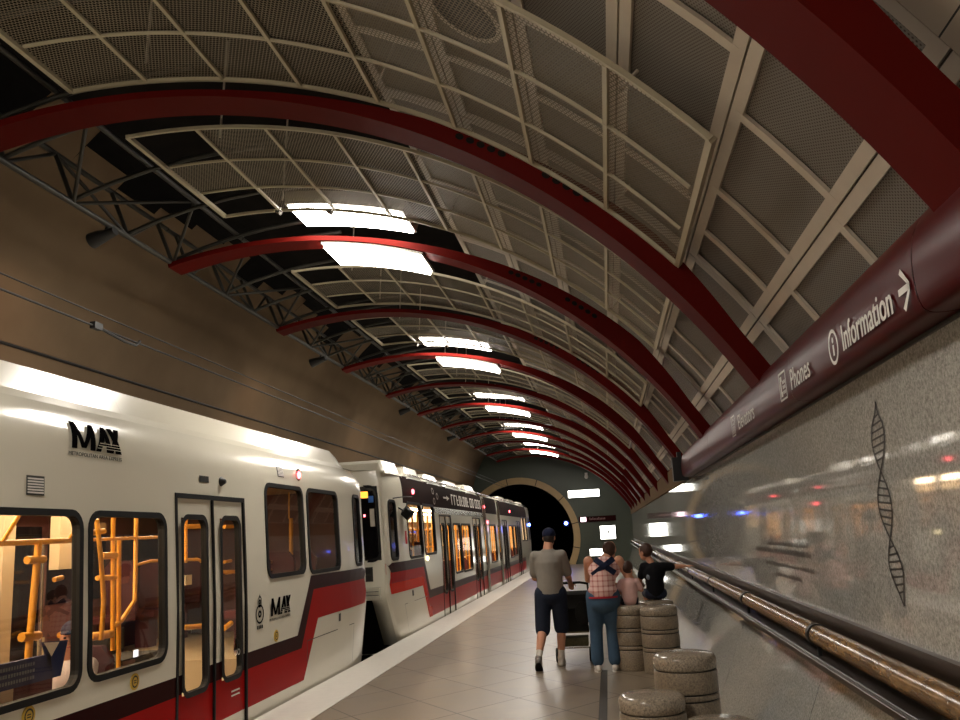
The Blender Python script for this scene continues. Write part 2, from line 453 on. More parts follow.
# ------------------------------------------------------------------ ribs: the web grows deeper toward the right foot
def rib_depth(th):
    u = max(0, min(1, (82 - th) / 40)); u = u * u * (3 - 2 * u)
    return .06 + .16 * u - .09 * max(0, min(1, (44 - th) / 9))
for k in range(12):
    m = MB(); y1 = ribY(k); y0 = y1 - RW; n = 72; ring = []
    for i in range(n + 1):
        th = 29.2 + (104.6 - 29.2) * i / n; q = pol(5.73, th); w = pol(5.73 + rib_depth(th), th)
        ring += [(q[0], y0, q[1]), (q[0], y1, q[1]), (w[0], y1, w[1]), (w[0], y0, w[1])]
    fs = [(0, 3, 2, 1), (4 * n, 4 * n + 1, 4 * n + 2, 4 * n + 3)]
    for i in range(n):
        for e in range(4): fs.append((4 * i + e, 4 * i + (e + 1) % 4, 4 * i + 4 + (e + 1) % 4, 4 * i + 4 + e))
    m.add(ring, fs)
    o = m.build('arch_rib', M['red'])
    lit = ' under bright lamps' if k % 2 == 0 else ' between lamp rows'
    tag(o, f'{ORD[k]} red arched ceiling rib{lit}, spanning from sign to truss', 'ceiling rib', 'red arched ribs')
    if 0 < k < 4:      # oval holes in the web
        for tc in (51.2, 58.6):
            for q in range(5):
                th = tc - 1.8 + q * .9; r = 5.73 + rib_depth(th) * .62; c = pol(r, th); e = (-sin(rad(th)), cos(rad(th))); g = (cos(rad(th)), sin(rad(th)))
                m = MB(); m.face([(c[0] + e[0] * .035 * cos(t_) + g[0] * .026 * sin(t_), y0 - .003, c[1] + e[1] * .035 * cos(t_) + g[1] * .026 * sin(t_)) for t_ in [2 * PI * z / 14 for z in range(14)]])
                h = m.build('web_hole', M['shell'], o)

# ------------------------------------------------------------------ hanging mesh grids and fixed perforated panels
def hang_panel(k, ya, yb, proto_lbl):
    t = thing('mesh_grid_panel', proto_lbl, 'panel', (CX, (ya + yb) / 2, CZ + 5.86), 'hanging cream framed mesh panels')
    T0, T1, nc = 41.2, 93.8, 8
    ths = [T0 + (T1 - T0) * i / nc for i in range(nc + 1)]
    yr = [ya + (yb - ya) * i / 3 for i in range(4)]
    w = .028; dth = .19
    m = MB()
    for y in (ya, yb): arcbox(m, 5.86, 5.89, T0, T1, y - w / 2, y + w / 2, 40)
    for th in (T0, T1): arcbox(m, 5.86, 5.90, th - dth, th + dth, ya, yb, 1)
    m.build('frame', M['cream'], t)
    for th in ths[1:-1]:
        m = MB(); arcbox(m, 5.862, 5.885, th - dth * .8, th + dth * .8, ya + w, yb - w, 1); m.build('long_bar', M['cream'], t)
    for y in yr[1:-1]:
        m = MB(); arcbox(m, 5.861, 5.88, T0 + .5, T1 - .5, y - .011, y + .011, 36); m.build('cross_bar', M['cream'], t)
    m = MB()
    for i in range(nc):
        for j in range(3):
            if i == nc - 1 and (j == 0 or j == 2) and not (k == 0 and j == 2): 
                continue
            arcsheet(m, 5.89, ths[i], ths[i + 1], yr[j], yr[j + 1], 2)
    m.build('mesh_sheet', M['mesh'], t)
    for th in (47, 67, 86):
        for y in (ya + .25, yb - .25):
            m = MB(); q = pol(5.892, th); w_ = pol(6.045 if th < 67 else 6.9, th); m.tube([(q[0], y, q[1]), (w_[0], y, w_[1])], .010, 6)
            m.build('hanger', M['pframe'], t)
    return t

def fixed_panel(k, row, y0, y1, t0, t1):
    lbl = f'grey perforated fixed panel, {["lowest", "second", "third", "fourth", "fifth", "sixth"][row]} row above the maroon sign, {ORD[k]} bay between ribs'
    cth = (t0 + t1) / 2; c = pol(6.06, cth)
    t = thing('perforated_panel', lbl, 'panel', (c[0], (y0 + y1) / 2, c[1]), 'grey perforated fixed panels')
    m = MB(); g = .06
    fw = .07; ft = fw / 6.06 * 57.3
    for ta, tb in ((t0 + g, t0 + g + ft), (t1 - g - ft, t1 - g)): arcbox(m, 6.055, 6.075, ta, tb, y0, y1, 1)
    nr = 4 if row else 3
    ys = [y0 + (y1 - y0) * i / nr for i in range(nr + 1)]
    if row <= 1: # uneven rows, the far ones shorter
        q = [0, .38, .64, .84, 1.0] if row else [0, .42, .74, 1.0]
        ys = [y0 + (y1 - y0) * a for a in q]
    for i, y in enumerate(ys):
        ya, yb = (y, y + fw) if i == 0 else ((y - fw, y) if i == len(ys) - 1 else (y - fw / 2, y + fw / 2))
        arcbox(m, 6.055, 6.074, t0 + g, t1 - g, ya, yb, 3)
    m.build('panel_frame', M['pframe'], t)
    m = MB(); arcsheet(m, 6.08, t0 + g, t1 - g, y0, y1, 3)
    m.build('perforated_sheet', M['perf'], t)
    return t

for k in range(11):
    f0, f1 = ribY(k) - .15, ribY(k + 1) - .16
    even = k % 2 == 0          # bay starts at an even (lit) rib
    off = 1.24 if even else .52
    ya = ribY(k) + off; yb = ya + (2.09 if even else 2.14)
    hang_panel(k, ya, yb, f'cream framed mesh grid panel hung under the vault in the {ORD[k]} bay between ribs')
    for row in range(6):
        fixed_panel(k, row, f0, f1, 28.1 + 6.75 * row, 28.1 + 6.75 * (row + 1))
    # solid backing boards behind the fixed panels, dark slots near the far edge
    m = MB(); arcbox(m, 6.27, 6.30, 28, 70, f0, f1, 20)
    struct(m.build('ceiling_backing', plain('ceiling_backing', srgb(92, 84, 74), .8, spec=.2)))

# round loudspeaker above the nearest mesh panel
t = thing('ceiling_speaker', 'round dark speaker grille showing through the nearest mesh panel', 'speaker', (pol(6.04, 58.5)[0], 4.75, pol(6.04, 58.5)[1]))
def disc(mb, r, th, yc, R, rr0=0, mi=0, n=28):
    p = pol(r, th); e = (-sin(rad(th)), cos(rad(th)))
    def P(a, R_): return (p[0] + e[0] * R_ * cos(a), yc + R_ * sin(a), p[1] + e[1] * R_ * cos(a))
    for i in range(n):
        a, b = 2 * PI * i / n, 2 * PI * (i + 1) / n
        if rr0: mb.face([P(a, rr0), P(b, rr0), P(b, R), P(a, R)], mi)
        else: mb.face([P(0, 0), P(a, R), P(b, R)], mi)
m = MB(); disc(m, 6.03, 58.5, 4.75, .26, .225); disc(m, 6.035, 58.5, 4.75, .26, .225); m.build('rim', M['pframe'], t)
m = MB(); disc(m, 6.04, 58.5, 4.75, .23); m.build('grille', M['black'], t)

# ------------------------------------------------------------------ lamps beside even ribs
def lamp(k, near):
    y1 = ribY(k)
    if near: ya, yb = y1 - RW - .56, y1 - RW + .14
    else: ya, yb = y1 - .30, y1 + .42
    side = 'in front of' if near else 'just behind'
    T0, T1 = (73.6, 86.8) if near else (71.8, 84.2)
    c = pol(5.95, 80)
    t = thing('lamp_box', f'glowing white ceiling lamp box {side} the {ORD[k]} red rib', 'lamp', (c[0], (ya + yb) / 2, c[1]), 'ceiling lamp boxes')
    rh, rl = (5.99, 5.965) if near else (5.69, 5.645)
    m = MB(); arcbox(m, rh, rh + ((.16 if k else .05) if near else .035), T0 - .3, T1 + .3, ya - .02, yb + .02, 6); m.build('housing', M['lampedge'], t)
    ym = ya + (yb - ya) * .42
    for (p0, p1) in ((ya, ym - .022), (ym + .022, yb)):
        m = MB(); arcbox(m, rl, rh - .004, T0, T1, p0, p1, 6); m.build('lens', M['lampwhite'], t)
    m = MB()
    for q in range(1, 5):
        th = T0 + (T1 - T0) * q / 5; arcbox(m, rl - .012, rl - .002, th - .08, th + .08, ym - .04, ym + .04, 1)
    m.build('clip', M['lampedge'], t)
for k in range(0, 12, 2):
    lamp(k, True); lamp(k, False)
# unseen lamps added behind the camera for fill light, continuing the ceiling row
for q, yy in enumerate((-1.6, -4.8)):
    c = pol(5.93, 80)
    t = thing('lamp_box', f'unseen added fill lamp panel on the tiled vault, {["first", "second"][q]} one behind the camera', 'lamp', (c[0], yy, c[1]), 'ceiling lamp boxes')
    m = MB(); arcbox(m, 5.99, 6.045, 73, 87, yy - .4, yy + .4, 6); m.build('housing', M['lampedge'], t)
    m = MB(); arcbox(m, 5.97, 5.988, 73.5, 86.5, yy - .37, yy + .37, 6); m.build('lens', M['lampwhite'], t)

# tiny halogen heads on the lower edge of the odd mesh panels
for k in range(1, 11, 2):
    for th, w in ((86.5, 'left'), (80.5, 'right')):
        yy = ribY(k + 1) - RW - .90; a = pol(5.858, th); b = pol(5.77, th)
        t = thing('halogen_lamp', f'tiny {w} halogen lamp clipped to the mesh panel in the {ORD[k]} bay', 'lamp', (b[0], yy, b[1]), 'tiny halogen lamps')
        m = MB(); m.tube([(a[0], yy, a[1] + .02), (a[0] + .02, yy, a[1] - .03), (b[0], yy, b[1])], .008, 6); m.build('stem', M['chrome'], t)
        m = MB(); m.tube([(b[0] - .03, yy, b[1] + .01), (b[0] + .03, yy - .02, b[1] - .02)], [.018, .03], 10); m.build('head', M['chrome'], t)

# ------------------------------------------------------------------ lattice truss along the left edge, one length per bay
for k in range(0, 11):
    y0, y1 = ribY(k), ribY(k + 1)
    A = lambda y: (pol(5.80, 104.3)[0], y, pol(5.80, 104.3)[1])
    B = lambda y: (pol(6.42, 105)[0], y, pol(6.42, 105)[1])
    Cc = lambda y: (pol(6.0, 96)[0], y, pol(6.0, 96)[1])
    t = thing('lattice_truss', f'dark lattice truss length along the left vault edge in the {ORD[k]} bay between ribs', 'truss', A((y0 + y1) / 2), 'lattice truss lengths')
    ya, yb = y0 + .01, y1 - .01
    for fn, r in ((A, .032), (B, .03), (Cc, .028)):
        m = MB(); m.tube([fn(ya), fn(yb)], r, 8); m.build('chord', M['steel'], t)
    nn = 4
    for i in range(nn):
        y = y0 + .25 + (S - .5) * i / (nn - 1)
        m = MB(); m.tube([A(y), B(y)], .024, 6); m.build('post', M['steel'], t)
        m = MB(); pts = [pol(5.84 + .1 * (104.3 - th) / 10, th) for th in (104.3, 100, 96, 92, 88, 84)]
        m.tube([(p[0], y, p[1]) for p in pts], .024, 6); m.build('hoop', M['steel'], t)
        if i < nn - 1:
            yn = y + (S - .5) / (nn - 1)
            m = MB(); m.tube([A(yn), B(y)] if i % 2 else [A(y), B(yn)], .02, 6); m.build('diagonal', M['steel'], t)
            m = MB(); m.tube([A(y), Cc(yn)] if i % 2 else [A(yn), Cc(y)], .02, 6); m.build('diagonal', M['steel'], t)

# spotlights hanging on the truss
for i, k in enumerate((1, 3, 5, 7)):
    y = ribY(k) + 1.95; p = pol(5.80, 104.3)
    t = thing('truss_spotlight', f'{ORD[i]} black spotlight head hanging from the left lattice truss', 'spotlight', (p[0], y, p[1] - .12), 'black truss spotlights')
    m = MB(); m.tube([(p[0], y, p[1]), (p[0] - .03, y, p[1] - .1)], .018, 8); m.build('bracket', M['black'], t)
    m = MB(); m.tube([(p[0] + .1, y - .02, p[1] - .09), (p[0] - .02, y, p[1] - .12), (p[0] - .08, y, p[1] - .135), (p[0] - .20, y + .02, p[1] - .165)], [.05, .062, .075, .09], 14); m.build('head', M['black'], t)

# ------------------------------------------------------------------ overhead wires
for (x, z, lbl) in ((-5.05, 4.02, 'lower overhead contact wire running above the train roof'), (-5.05, 4.16, 'upper overhead messenger wire running above the contact wire')):
    m = MB(); m.tube([(x, -6, z), (x, 70, z)], .011 if z < 4.1 else .008, 6); tag(m.build('overhead_wire', M['black']), lbl, 'wire')
t = thing('wire_hanger', 'small looped clip joining the two overhead wires at left', 'clip', (-5.05, 8.5, 4.02))
m = MB(); m.tube([(-5.05, 8.1, 4.03), (-5.04, 8.3, 4.0), (-5.03, 8.6, 3.97), (-5.04, 8.85, 3.98), (-5.05, 8.95, 4.05)], .016, 6); m.build('loop', M['black'], t)
m = MB(); m.box(-5.08, -5.02, 8.02, 8.16, 3.99, 4.06); m.build('clamp', M['black'], t)
m = MB(); m.tube([(-6.86, -6, 4.22), (-6.86, YE, 4.22)], .02, 6); tag(m.build('wall_cable', M['black']), 'black cable fixed along the brown left wall', 'cable')

# ------------------------------------------------------------------ maroon sign fascia with lettering
FP0 = [(1.249, 2.362), (1.17, 2.355), (1.125, 2.362), (1.105, 2.40), (1.10, 2.50), (1.104, 2.56), (1.115, 2.62), (1.135, 2.67), (1.165, 2.712), (1.205, 2.735), (1.249, 2.742)]
def smoothp(P):
    for _ in range(2):
        q = [P[0]]
        for u, v in zip(P, P[1:]): q += [(.75 * u[0] + .25 * v[0], .75 * u[1] + .25 * v[1]), (.25 * u[0] + .75 * v[0], .25 * u[1] + .75 * v[1])]
        P = q + [P[-1]]
    return P
FP = smoothp(FP0)
yj = [-1.15, .95, 3.05, 5.15, 7.25, 9.35, 11.45, 12.75]
seg_lbl = ['maroon fascia panel behind the camera', 'blank maroon fascia panel at the right frame edge', 'curved maroon fascia panel lettered Information with an arrow', 'maroon fascia panel showing the phone pictogram', 'maroon fascia panel showing the elevator pictogram', 'plain maroon fascia panel beyond the elevator sign', 'last maroon fascia panel beside the dark hanging display']
fp = []
for i in range(7):
    t = thing('sign_fascia', seg_lbl[i], 'sign', (1.2, (yj[i] + yj[i + 1]) / 2, 2.34), 'maroon fascia panels')
    m = MB(); y0, y1 = yj[i] + .004, yj[i + 1] - .004
    for a, b in zip(FP, FP[1:]): m.face([(a[0], y0, a[1]), (a[0], y1, a[1]), (b[0], y1, b[1]), (b[0], y0, b[1])], 0, None, True)
    m.face([(x + .002, y0 + .0015, z) for x, z in FP]); m.face([(x + .002, y1 - .0015, z) for x, z in reversed(FP)])
    m.build('panel', M['fascia'], t, weld=True); fp.append(t)
TX = 1.096
V3 = Vector
def signfn(y0, z0): return lambda x, y: Vector((TX, y0 - x, z0 + y))
def signtext(par, txt, y0, z0, h, length):
    m = MB(); vs, fs = text_pts(txt, h); L = max(v[0] for v in vs)
    fn = signfn(y0, z0); k = length / L
    for q, d in enumerate(((-.006, 0), (0, .002), (.006, 0))): m.add([fn(x * k + d[0], y + d[1]) - V3((q * .0007, 0, 0)) for x, y, z in vs], fs)
    return m.build('lettering', M['whitepaint'], par)
def ringpoly(m, cy, cz, r0, r1, n=24):
    for i in range(n):
        a, b = 2 * PI * i / n, 2 * PI * (i + 1) / n
        m.face([(TX, cy + r0 * cos(a), cz + r0 * sin(a)), (TX, cy + r0 * cos(b), cz + r0 * sin(b)), (TX, cy + r1 * cos(b), cz + r1 * sin(b)), (TX, cy + r1 * cos(a), cz + r1 * sin(a))])
def qd(m, ya, yb, za, zb): m.face([(TX, ya, za), (TX, yb, za), (TX, yb, zb), (TX, ya, zb)])
signtext(fp[2], 'Information', 3.98, 2.415, .165, .70)
m = MB(); ringpoly(m, 4.13, 2.465, .066, .083); qd(m, 4.118, 4.142, 2.425, 2.475); ringpoly(m, 4.13, 2.497, 0.001, .014); m.build('information_pictogram', M['whitepaint'], fp[2])
m = MB(); qd(m, 3.20, 3.07 + .02, 2.455, 2.48)
for s_ in (1, -1):
    m.face([(TX, 3.085, 2.4675 - s_ * .004), (TX, 3.085, 2.4675 + s_ * .016), (TX, 3.15, 2.4675 + s_ * .078), (TX, 3.17, 2.4675 + s_ * .062)])
m.build('arrow', M['whitepaint'], fp[2])
signtext(fp[2], 'Phones', 5.10, 2.415, .165, .48)
# phone pictogram: box outline with handset and keypad
m = MB(); a, b = 5.22, 5.42
qd(m, a, b, 2.39, 2.402); qd(m, a, b, 2.548, 2.56); qd(m, a, a + .014, 2.39, 2.56); qd(m, b - .014, b, 2.39, 2.56)
qd(m, b - .06, b - .035, 2.42, 2.53); qd(m, b - .085, b - .03, 2.505, 2.535); qd(m, b - .085, b - .03, 2.415, 2.445)
for i in range(3):
    for j in range(3): qd(m, a + .03 + i * .027, a + .047 + i * .027, 2.425 + j * .03, 2.445 + j * .03)
m.build('phone_pictogram', M['whitepaint'], fp[3])
signtext(fp[3], 'Elevators', 7.16, 2.415, .165, .78)
m = MB(); a, b = 7.32, 7.52
qd(m, a, b, 2.39, 2.402); qd(m, a, b, 2.548, 2.56); qd(m, a, a + .014, 2.39, 2.56); qd(m, b - .014, b, 2.39, 2.56)
for i in range(3): qd(m, a + .04 + i * .045, a + .06 + i * .045, 2.41, 2.475); ringpoly(m, a + .05 + i * .045, 2.49, .001, .011, 10)
m.face([(TX, a + .06, 2.515), (TX, a + .09, 2.515), (TX, a + .075, 2.538)]); m.face([(TX, a + .11, 2.538), (TX, a + .14, 2.538), (TX, a + .125, 2.515)])
m.build('elevator_pictogram', M['whitepaint'], fp[4])
# thin steel bead below the fascia
m = MB(); m.box(XW - .012, XW - .0005, -6, 13.0, 2.345, 2.36); struct(m.build('trim_7', M['steel']))

# dark hanging display with an orange face past the end of the fascia
t = thing('hanging_display', 'dark display box with orange face at the far end of the maroon fascia', 'display', (1.12, 13.1, 2.45))
m = MB(); m.box(1.0, 1.21, 12.95, 13.15, 2.32, 2.66); m.build('case', M['black'], t)
m = MB(); m.box(1.02, 1.19, 13.152, 13.17, 2.42, 2.58); m.build('screen', M['orangelamp'], t)
m = MB(); m.box(1.08, 1.14, 13.0, 13.1, 2.66, 2.74); m.build('bracket', M['black'], t)
t = thing('wall_light', 'small amber lit box on the wall head beyond the hanging display', 'light', (1.18, 14.2, 2.5))
m = MB(); m.box(1.12, 1.22, 14.0, 14.4, 2.44, 2.56); m.build('case', M['lampedge'], t)
m = MB(); m.box(1.112, 1.119, 14.02, 14.38, 2.455, 2.545); m.build('lens', M['orangelamp'], t)

# ------------------------------------------------------------------ core sample display along the wall
t = thing('core_sample_ledge', 'long dark bronze ledge and backboard holding the core tube on the granite wall', 'ledge', (1.2, 20, .86))
m = MB(); m.box(1.215, 1.248, .2, 45, 1.0, 1.145); m.build('backboard', M['trough'], t)
m = MB(); m.prism([(1.248, .865), (1.09, .885), (1.05, .91), (1.043, .945), (1.058, .96), (1.075, .945), (1.09, .93), (1.248, .93)], .2, 45); m.build('trough', M['trough'], t)
m = MB(); m.tube([(1.05, .2, .952), (1.05, 45, .952)], .008, 6); m.build('edge_bead', M['steel'], t)
yy = .25; i = 0
names = []
while yy < 44:
    L = 2.55
    m = MB(); m.tube([(1.13, yy + .01, 1.045), (1.13, min(yy + L, 44.5) - .01, 1.045)], .056, 18)
    o = m.build('core_sample_tube', M['core'], origin=(1.13, yy + L / 2, .99))
    tag(o, f'{ORD[i] if i < 13 else str(i + 1) + "th nearest"} glossy brown rock core length lying in the wall ledge', 'rock core', 'rock core lengths')
    yy += L; i += 1
i = 0; yy = 2.8 - 0.0
for j in range(16):
    y = .25 + 2.55 * j + (.03 if j else .06)
    t2 = thing('core_clamp', f'{ORD[j] if j < 13 else str(j + 1) + "th nearest"} dark clamp ring gripping the rock core at the wall', 'clamp', (1.13, y, 1.0), 'core clamps')
    m = MB(); m.tube([(1.13, y - .025, 1.045), (1.13, y + .025, 1.045)], .063, 18); m.build('ring', M['black'], t2)
    m = MB(); m.box(1.12, 1.14, y - .015, y + .015, .925, .99); m.build('foot', M['black'], t2)

# engraved double helix and engraved text on the granite
XE_ = XW - .0025
ctrl = [(2.20, 4.13, .0), (2.12, 4.17, .05), (2.02, 4.20, .075), (1.94, 4.20, .02), (1.84, 4.17, .09), (1.74, 4.21, .05), (1.67, 4.22, .02), (1.58, 4.21, .10), (1.47, 4.17, .09), (1.38, 4.15, .03), (1.32, 4.13, .02)]
t = thing('helix_engraving', 'dark double helix engraving on the granite wall', 'engraving', (XE_, 4.17, 1.3))
def helix(z):
    q = (2.19 - z) / .30 * PI
    cy = 4.14 + .09 * sin((2.19 - z) / .9 * PI * .9) - .03 * (2.19 - z)
    amp = .095 * min(1, (2.22 - z) / .12) * min(1, .35 + (z - 1.3) / .25)
    return cy, amp * sin(q)
def ribbon(m, pts, w):
    for a, b in zip(pts, pts[1:]):
        d = Vector((b[0] - a[0], b[1] - a[1]));  
        if d.length < 1e-6: continue
        nrm = Vector((-d.y, d.x)).normalized() * w / 2
        m.face([(XE_, a[0] - nrm.x, a[1] - nrm.y), (XE_, b[0] - nrm.x, b[1] - nrm.y), (XE_, b[0] + nrm.x, b[1] + nrm.y), (XE_, a[0] + nrm.x, a[1] + nrm.y)])
zs = [2.20 - .9 * i / 90 for i in range(91)]
for s_ in (1, -1):
    m = MB(); ribbon(m, [(helix(z)[0] + s_ * helix(z)[1], z) for z in zs], .016); m.build('strand', M['engrave'], t)
for i in range(26):
    z = 2.17 - i * .0325; c, a = helix(z)
    if abs(a) > .03:
        m = MB(); ribbon(m, [(c - a, z + .006), (c + a, z - .006)], .009); m.build('rung', M['engrave'], t)
rnd = random.Random(3)
t = thing('text_engraving', 'four lines of dark engraved text on the granite wall above the rock core', 'engraving', (XE_, 6.7, 1.28))
for (ya, yb, z, h) in ((7.30, 5.88, 1.525, .035), (7.95, 5.86, 1.465, .035), (7.5, 5.80, 1.37, .03), (7.1, 6.22, 1.295, .028)):
    y = ya; m = MB()
    while y > yb:
        wl = rnd.uniform(.12, .3); e = max(y - wl, yb)
        q = y
        while q > e:
            hh = h * rnd.choice((.7, 1, 1, .75)); qq = q - rnd.uniform(.010, .016)
            m.face([(XE_, q, z - h / 2), (XE_, qq, z - h / 2), (XE_, qq, z - h / 2 + hh), (XE_, q, z - h / 2 + hh)])
            q = qq - .010
        y = e - .03
    m.build('text_line', M['engravetext'], t)

# ------------------------------------------------------------------ end wall signs, signals
def lit_sign(name, x0, x1, z0, z1, lbl, extra=None):
    t = thing(name, lbl, 'sign', ((x0 + x1) / 2, YE - .1, z0))
    m = MB(); m.box(x0 - .04, x1 + .04, YE - .16, YE - .002, z0 - .04, z1 + .04); m.build('case', M['black'], t)
    m = MB(); m.box(x0, x1, YE - .175, YE - .161, z0, z1); m.build('lit_face', M['signlit'], t)
    return t
lit_sign('lit_sign', -1.9, -.30, 3.36, 3.72, 'long white lit sign high on the green end wall')
t = lit_sign('lit_sign', -.40, .36, 1.18, 1.84, 'square lit map sign on the green end wall')
m = MB(); m.box(-.12, .1, YE - .185, YE - .176, 1.47, 1.52); m.box(-.02, .08, YE - .185, YE - .176, 1.52, 1.60); m.build('map_mark', M['black'], t)
lit_sign('lit_sign', -1.0, -.28, .38, .72, 'low lit sign behind the woman on the end wall')
t = thing('direction_sign', 'maroon direction sign with white lozenge on the end wall', 'sign', (-.4, YE - .05, 2.1))
m = MB(); m.box(-1.45, .45, YE - .09, YE - .002, 2.08, 2.36); m.build('board', M['maroon'], t)
m = MB(); m.box(-1.36, -1.08, YE - .11, YE - .091, 2.11, 2.33); m.build('lozenge', emissive('pink_lit_lozenge', (1, .7, .75, 1), 3), t)
m = MB()
q = -.9
while q < -.1:
    m.box(q, q + .045, YE - .1, YE - .091, 2.17, 2.17 + random.choice((.09, .13))); q += .075
m.build('lettering', plain('dim_lettering', srgb(150, 110, 110), .6), t)
x, y = -2.13, YE + .2
t = thing('signal_lamp', 'blue signal lamp glowing at the right edge of the tunnel mouth', 'signal', (x, y, 2.08))
m = MB(); m.ell((x, y - .06, 2.08), (.085, .06, .085), 14, 10); m.build('lens', M['blue'], t)
m = MB(); m.box(x - .12, x + .12, y, y + .15, 1.94, 2.22); m.build('case', M['black'], t)
m = MB(); m.tube([(x, y + .08, 2.08), (-1.80, y + .08, 2.08)], .03, 8); m.build('bracket', M['black'], t)
t = thing('security_camera', 'small white camera dome at the top corner of the end wall', 'camera', (-.9, YE - .1, 4.3))
m = MB(); m.box(-.97, -.83, YE - .2, YE - .002, 4.45, 4.6); m.build('mount', M['whitepaint'], t)
m = MB(); m.ell((-.9, YE - .14, 4.4), (.1, .1, .12), 12, 8); m.build('dome', M['whitepaint'], t)
#PART2
# ------------------------------------------------------------------ light rail cars
FARX = -6.36
def rrect(s0, s1, z0, z1, r, n=5):
    pts = []
    for (cx, cz, a0) in ((s1 - r, z1 - r, 0), (s0 + r, z1 - r, 90), (s0 + r, z0 + r, 180), (s1 - r, z0 + r, 270)):
        for i in range(n + 1):
            a = rad(a0 + 90 * i / n); pts.append((cx + r * cos(a), cz + r * sin(a)))
    return pts

def make_car(E, d, L, label, second):
    ZB, ZT = -.30, (2.90 if second else 2.82)
    def pt(s, z, off=0.0):
        ss = s
        if z < .8: ss = s + (.75 if second else .38) * (.8 - z) / .85 * max(0, 1 - s / 2.2)
        x = -3.72
        if z > 1.2: x -= .05 * (min(z, 2.5) - 1.2) / 1.3
        if z > 2.5: x -= (.06 if second else .17) * ((z - 2.5) / (ZT - 2.5)) ** 2
        if s < 1.3: x -= .065 * (1 - s / 1.3) ** 1.6
        if s < .12: x -= .035 * (1 - s / .12) ** 2
        return Vector((x + off, E + d * ss, z))
    root = thing('light_rail_car', label, 'train', (-5.05, E + d * L / 2, -.9))
    # openings: (s0, s1, z0, z1, kind)
    wins = [(.30, .74, 1.36, 2.40, 'cab'), (1.56, 2.84, 1.35, 2.40, 'w'), (3.00, 4.22, 1.37, 2.40, 'w'), (6.48, 7.60, .83, 2.02, 'w'), (7.70, 9.25, .81, 2.02, 'w')]
    doors = [(4.82, 6.27)]
    if second:
        wins += [(11.9, 12.6, .83, 2.02, 'w'), (13.2, 14.8, .83, 2.02, 'w'), (15.4, 16.1, .83, 2.02, 'w')]
        doors += [(9.75, 11.2)]
        wins += [(L - b, L - a, z0, z1, k) for (a, b, z0, z1, k) in wins[:5]]
        doors += [(L - b, L - a) for a, b in doors]
    else:
        doors += [(9.75, 11.2)]
    holes = [(a + .025, b - .025, c + .025, e - .025) for a, b, c, e, k in wins] + [(a, b, ZB, 2.2) for a, b in doors]
    ss = {0, .03, .07, .12, .25, .5, .8, 1.05, 1.3, 1.7, 2.2, L}
    q = 2.6
    while q < L: ss.add(round(q, 3)); q += .6
    zs = {ZB, -.1, .13, .5, .66, .8, 1.2, 1.9, 2.5, 2.6, 2.68, 2.75, 2.82, ZT}
    for a, b, c, e in holes: ss |= {a, b}; zs |= {c, e}
    ss = sorted(ss); zs = sorted(zs)
    if second:  # far end is cut square, no taper needed
        pass
    def band(s, z):
        if s > 3.42 and (not second or s < L - 3.42):
            if .50 < z < .66: return 1
            if .13 < z < .50: return 2
        return 0
    m = MB()
    for i in range(len(ss) - 1):
        for j in range(len(zs) - 1):
            cs, cz = (ss[i] + ss[i + 1]) / 2, (zs[j] + zs[j + 1]) / 2
            if any(a < cs < b and c < cz < e for a, b, c, e in holes): continue
            mi = band(cs, cz)
            if second and 2.42 < cz and 1.25 < cs < L - 1.25 and not (12.0 < cs < 12.5 or 15.6 < cs < 16.1): mi = 3
            m.face([pt(ss[i], zs[j]), pt(ss[i + 1], zs[j]), pt(ss[i + 1], zs[j + 1]), pt(ss[i], zs[j + 1])], mi, None, True)
    # roof, far side, floor pan and far end close the shell
    xr = pt(2, ZT).x
    y0, y1 = E + d * .06, E + d * L
    for i in range(8):
        a, b = i / 8, (i + 1) / 8
        f = lambda u: (xr + (FARX + .22 - xr) * u, ZT + .06 * sin(PI * u))
        A, B = f(a), f(b)
        m.face([(A[0], y0, A[1]), (A[0], y1, A[1]), (B[0], y1, B[1]), (B[0], y0, B[1])])
    m.face([(FARX + .22, y0, ZT), (FARX + .22, y1, ZT), (FARX, y1, 2.4), (FARX, y0, 2.4)])
    m.face([(FARX, y0 + d * .7, ZB), (FARX, y1, ZB), (FARX, y1, 2.4), (FARX, y0, 2.4)])
    m.face([(FARX, y0 + d * 1.0, ZB), (FARX, y1, ZB), (-3.74, y1, ZB), (-3.74, y0 + d * 1.0, ZB)])
    m.face([(FARX, y1, ZB), (-3.72, y1, ZB), (-3.77, y1, 2.5), (xr, y1, ZT), (FARX + .22, y1, ZT), (FARX, y1, 2.4)])
    m.build('body_shell', [M['body'], M['maroon'], M['trainred'], M['wrap']], root, weld=True)
    # diagonal cab livery: strips that follow the side
    def strip(Aa, Bb, mat, nm, off=.004, rev=False):
        m = MB()
        for (a0, a1, b0, b1) in zip(Aa, Aa[1:], Bb, Bb[1:]):
            n = 8
            for i in range(n):
                for j in range(3):
                    def P(u, v):
                        a = (a0[0] + (a1[0] - a0[0]) * u, a0[1] + (a1[1] - a0[1]) * u); b = (b0[0] + (b1[0] - b0[0]) * u, b0[1] + (b1[1] - b0[1]) * u)
                        return (a[0] + (b[0] - a[0]) * v, a[1] + (b[1] - a[1]) * v)
                    q = [P(i / n, j / 3), P((i + 1) / n, j / 3), P((i + 1) / n, (j + 1) / 3), P(i / n, (j + 1) / 3)]
                    pts = []
                    for (s, z) in q:
                        p = pt(s, z, off); pts.append(p)
                    m.face(pts, 0, None, True)
        m.build(nm, mat, root)
    O_ = [(3.44, .66), (3.33, .66), (2.82, 1.32), (.02, 1.315)]
    Mi = [(3.44, .50), (3.20, .50), (2.73, 1.15), (.02 + .22, 1.15)]
    Dk = [(3.44, .33), (3.20, .33), (2.66, .97), (.12, .97)]
    In = [(3.44, .13), (3.14, .13), (2.58, .79), (.20, .79)]
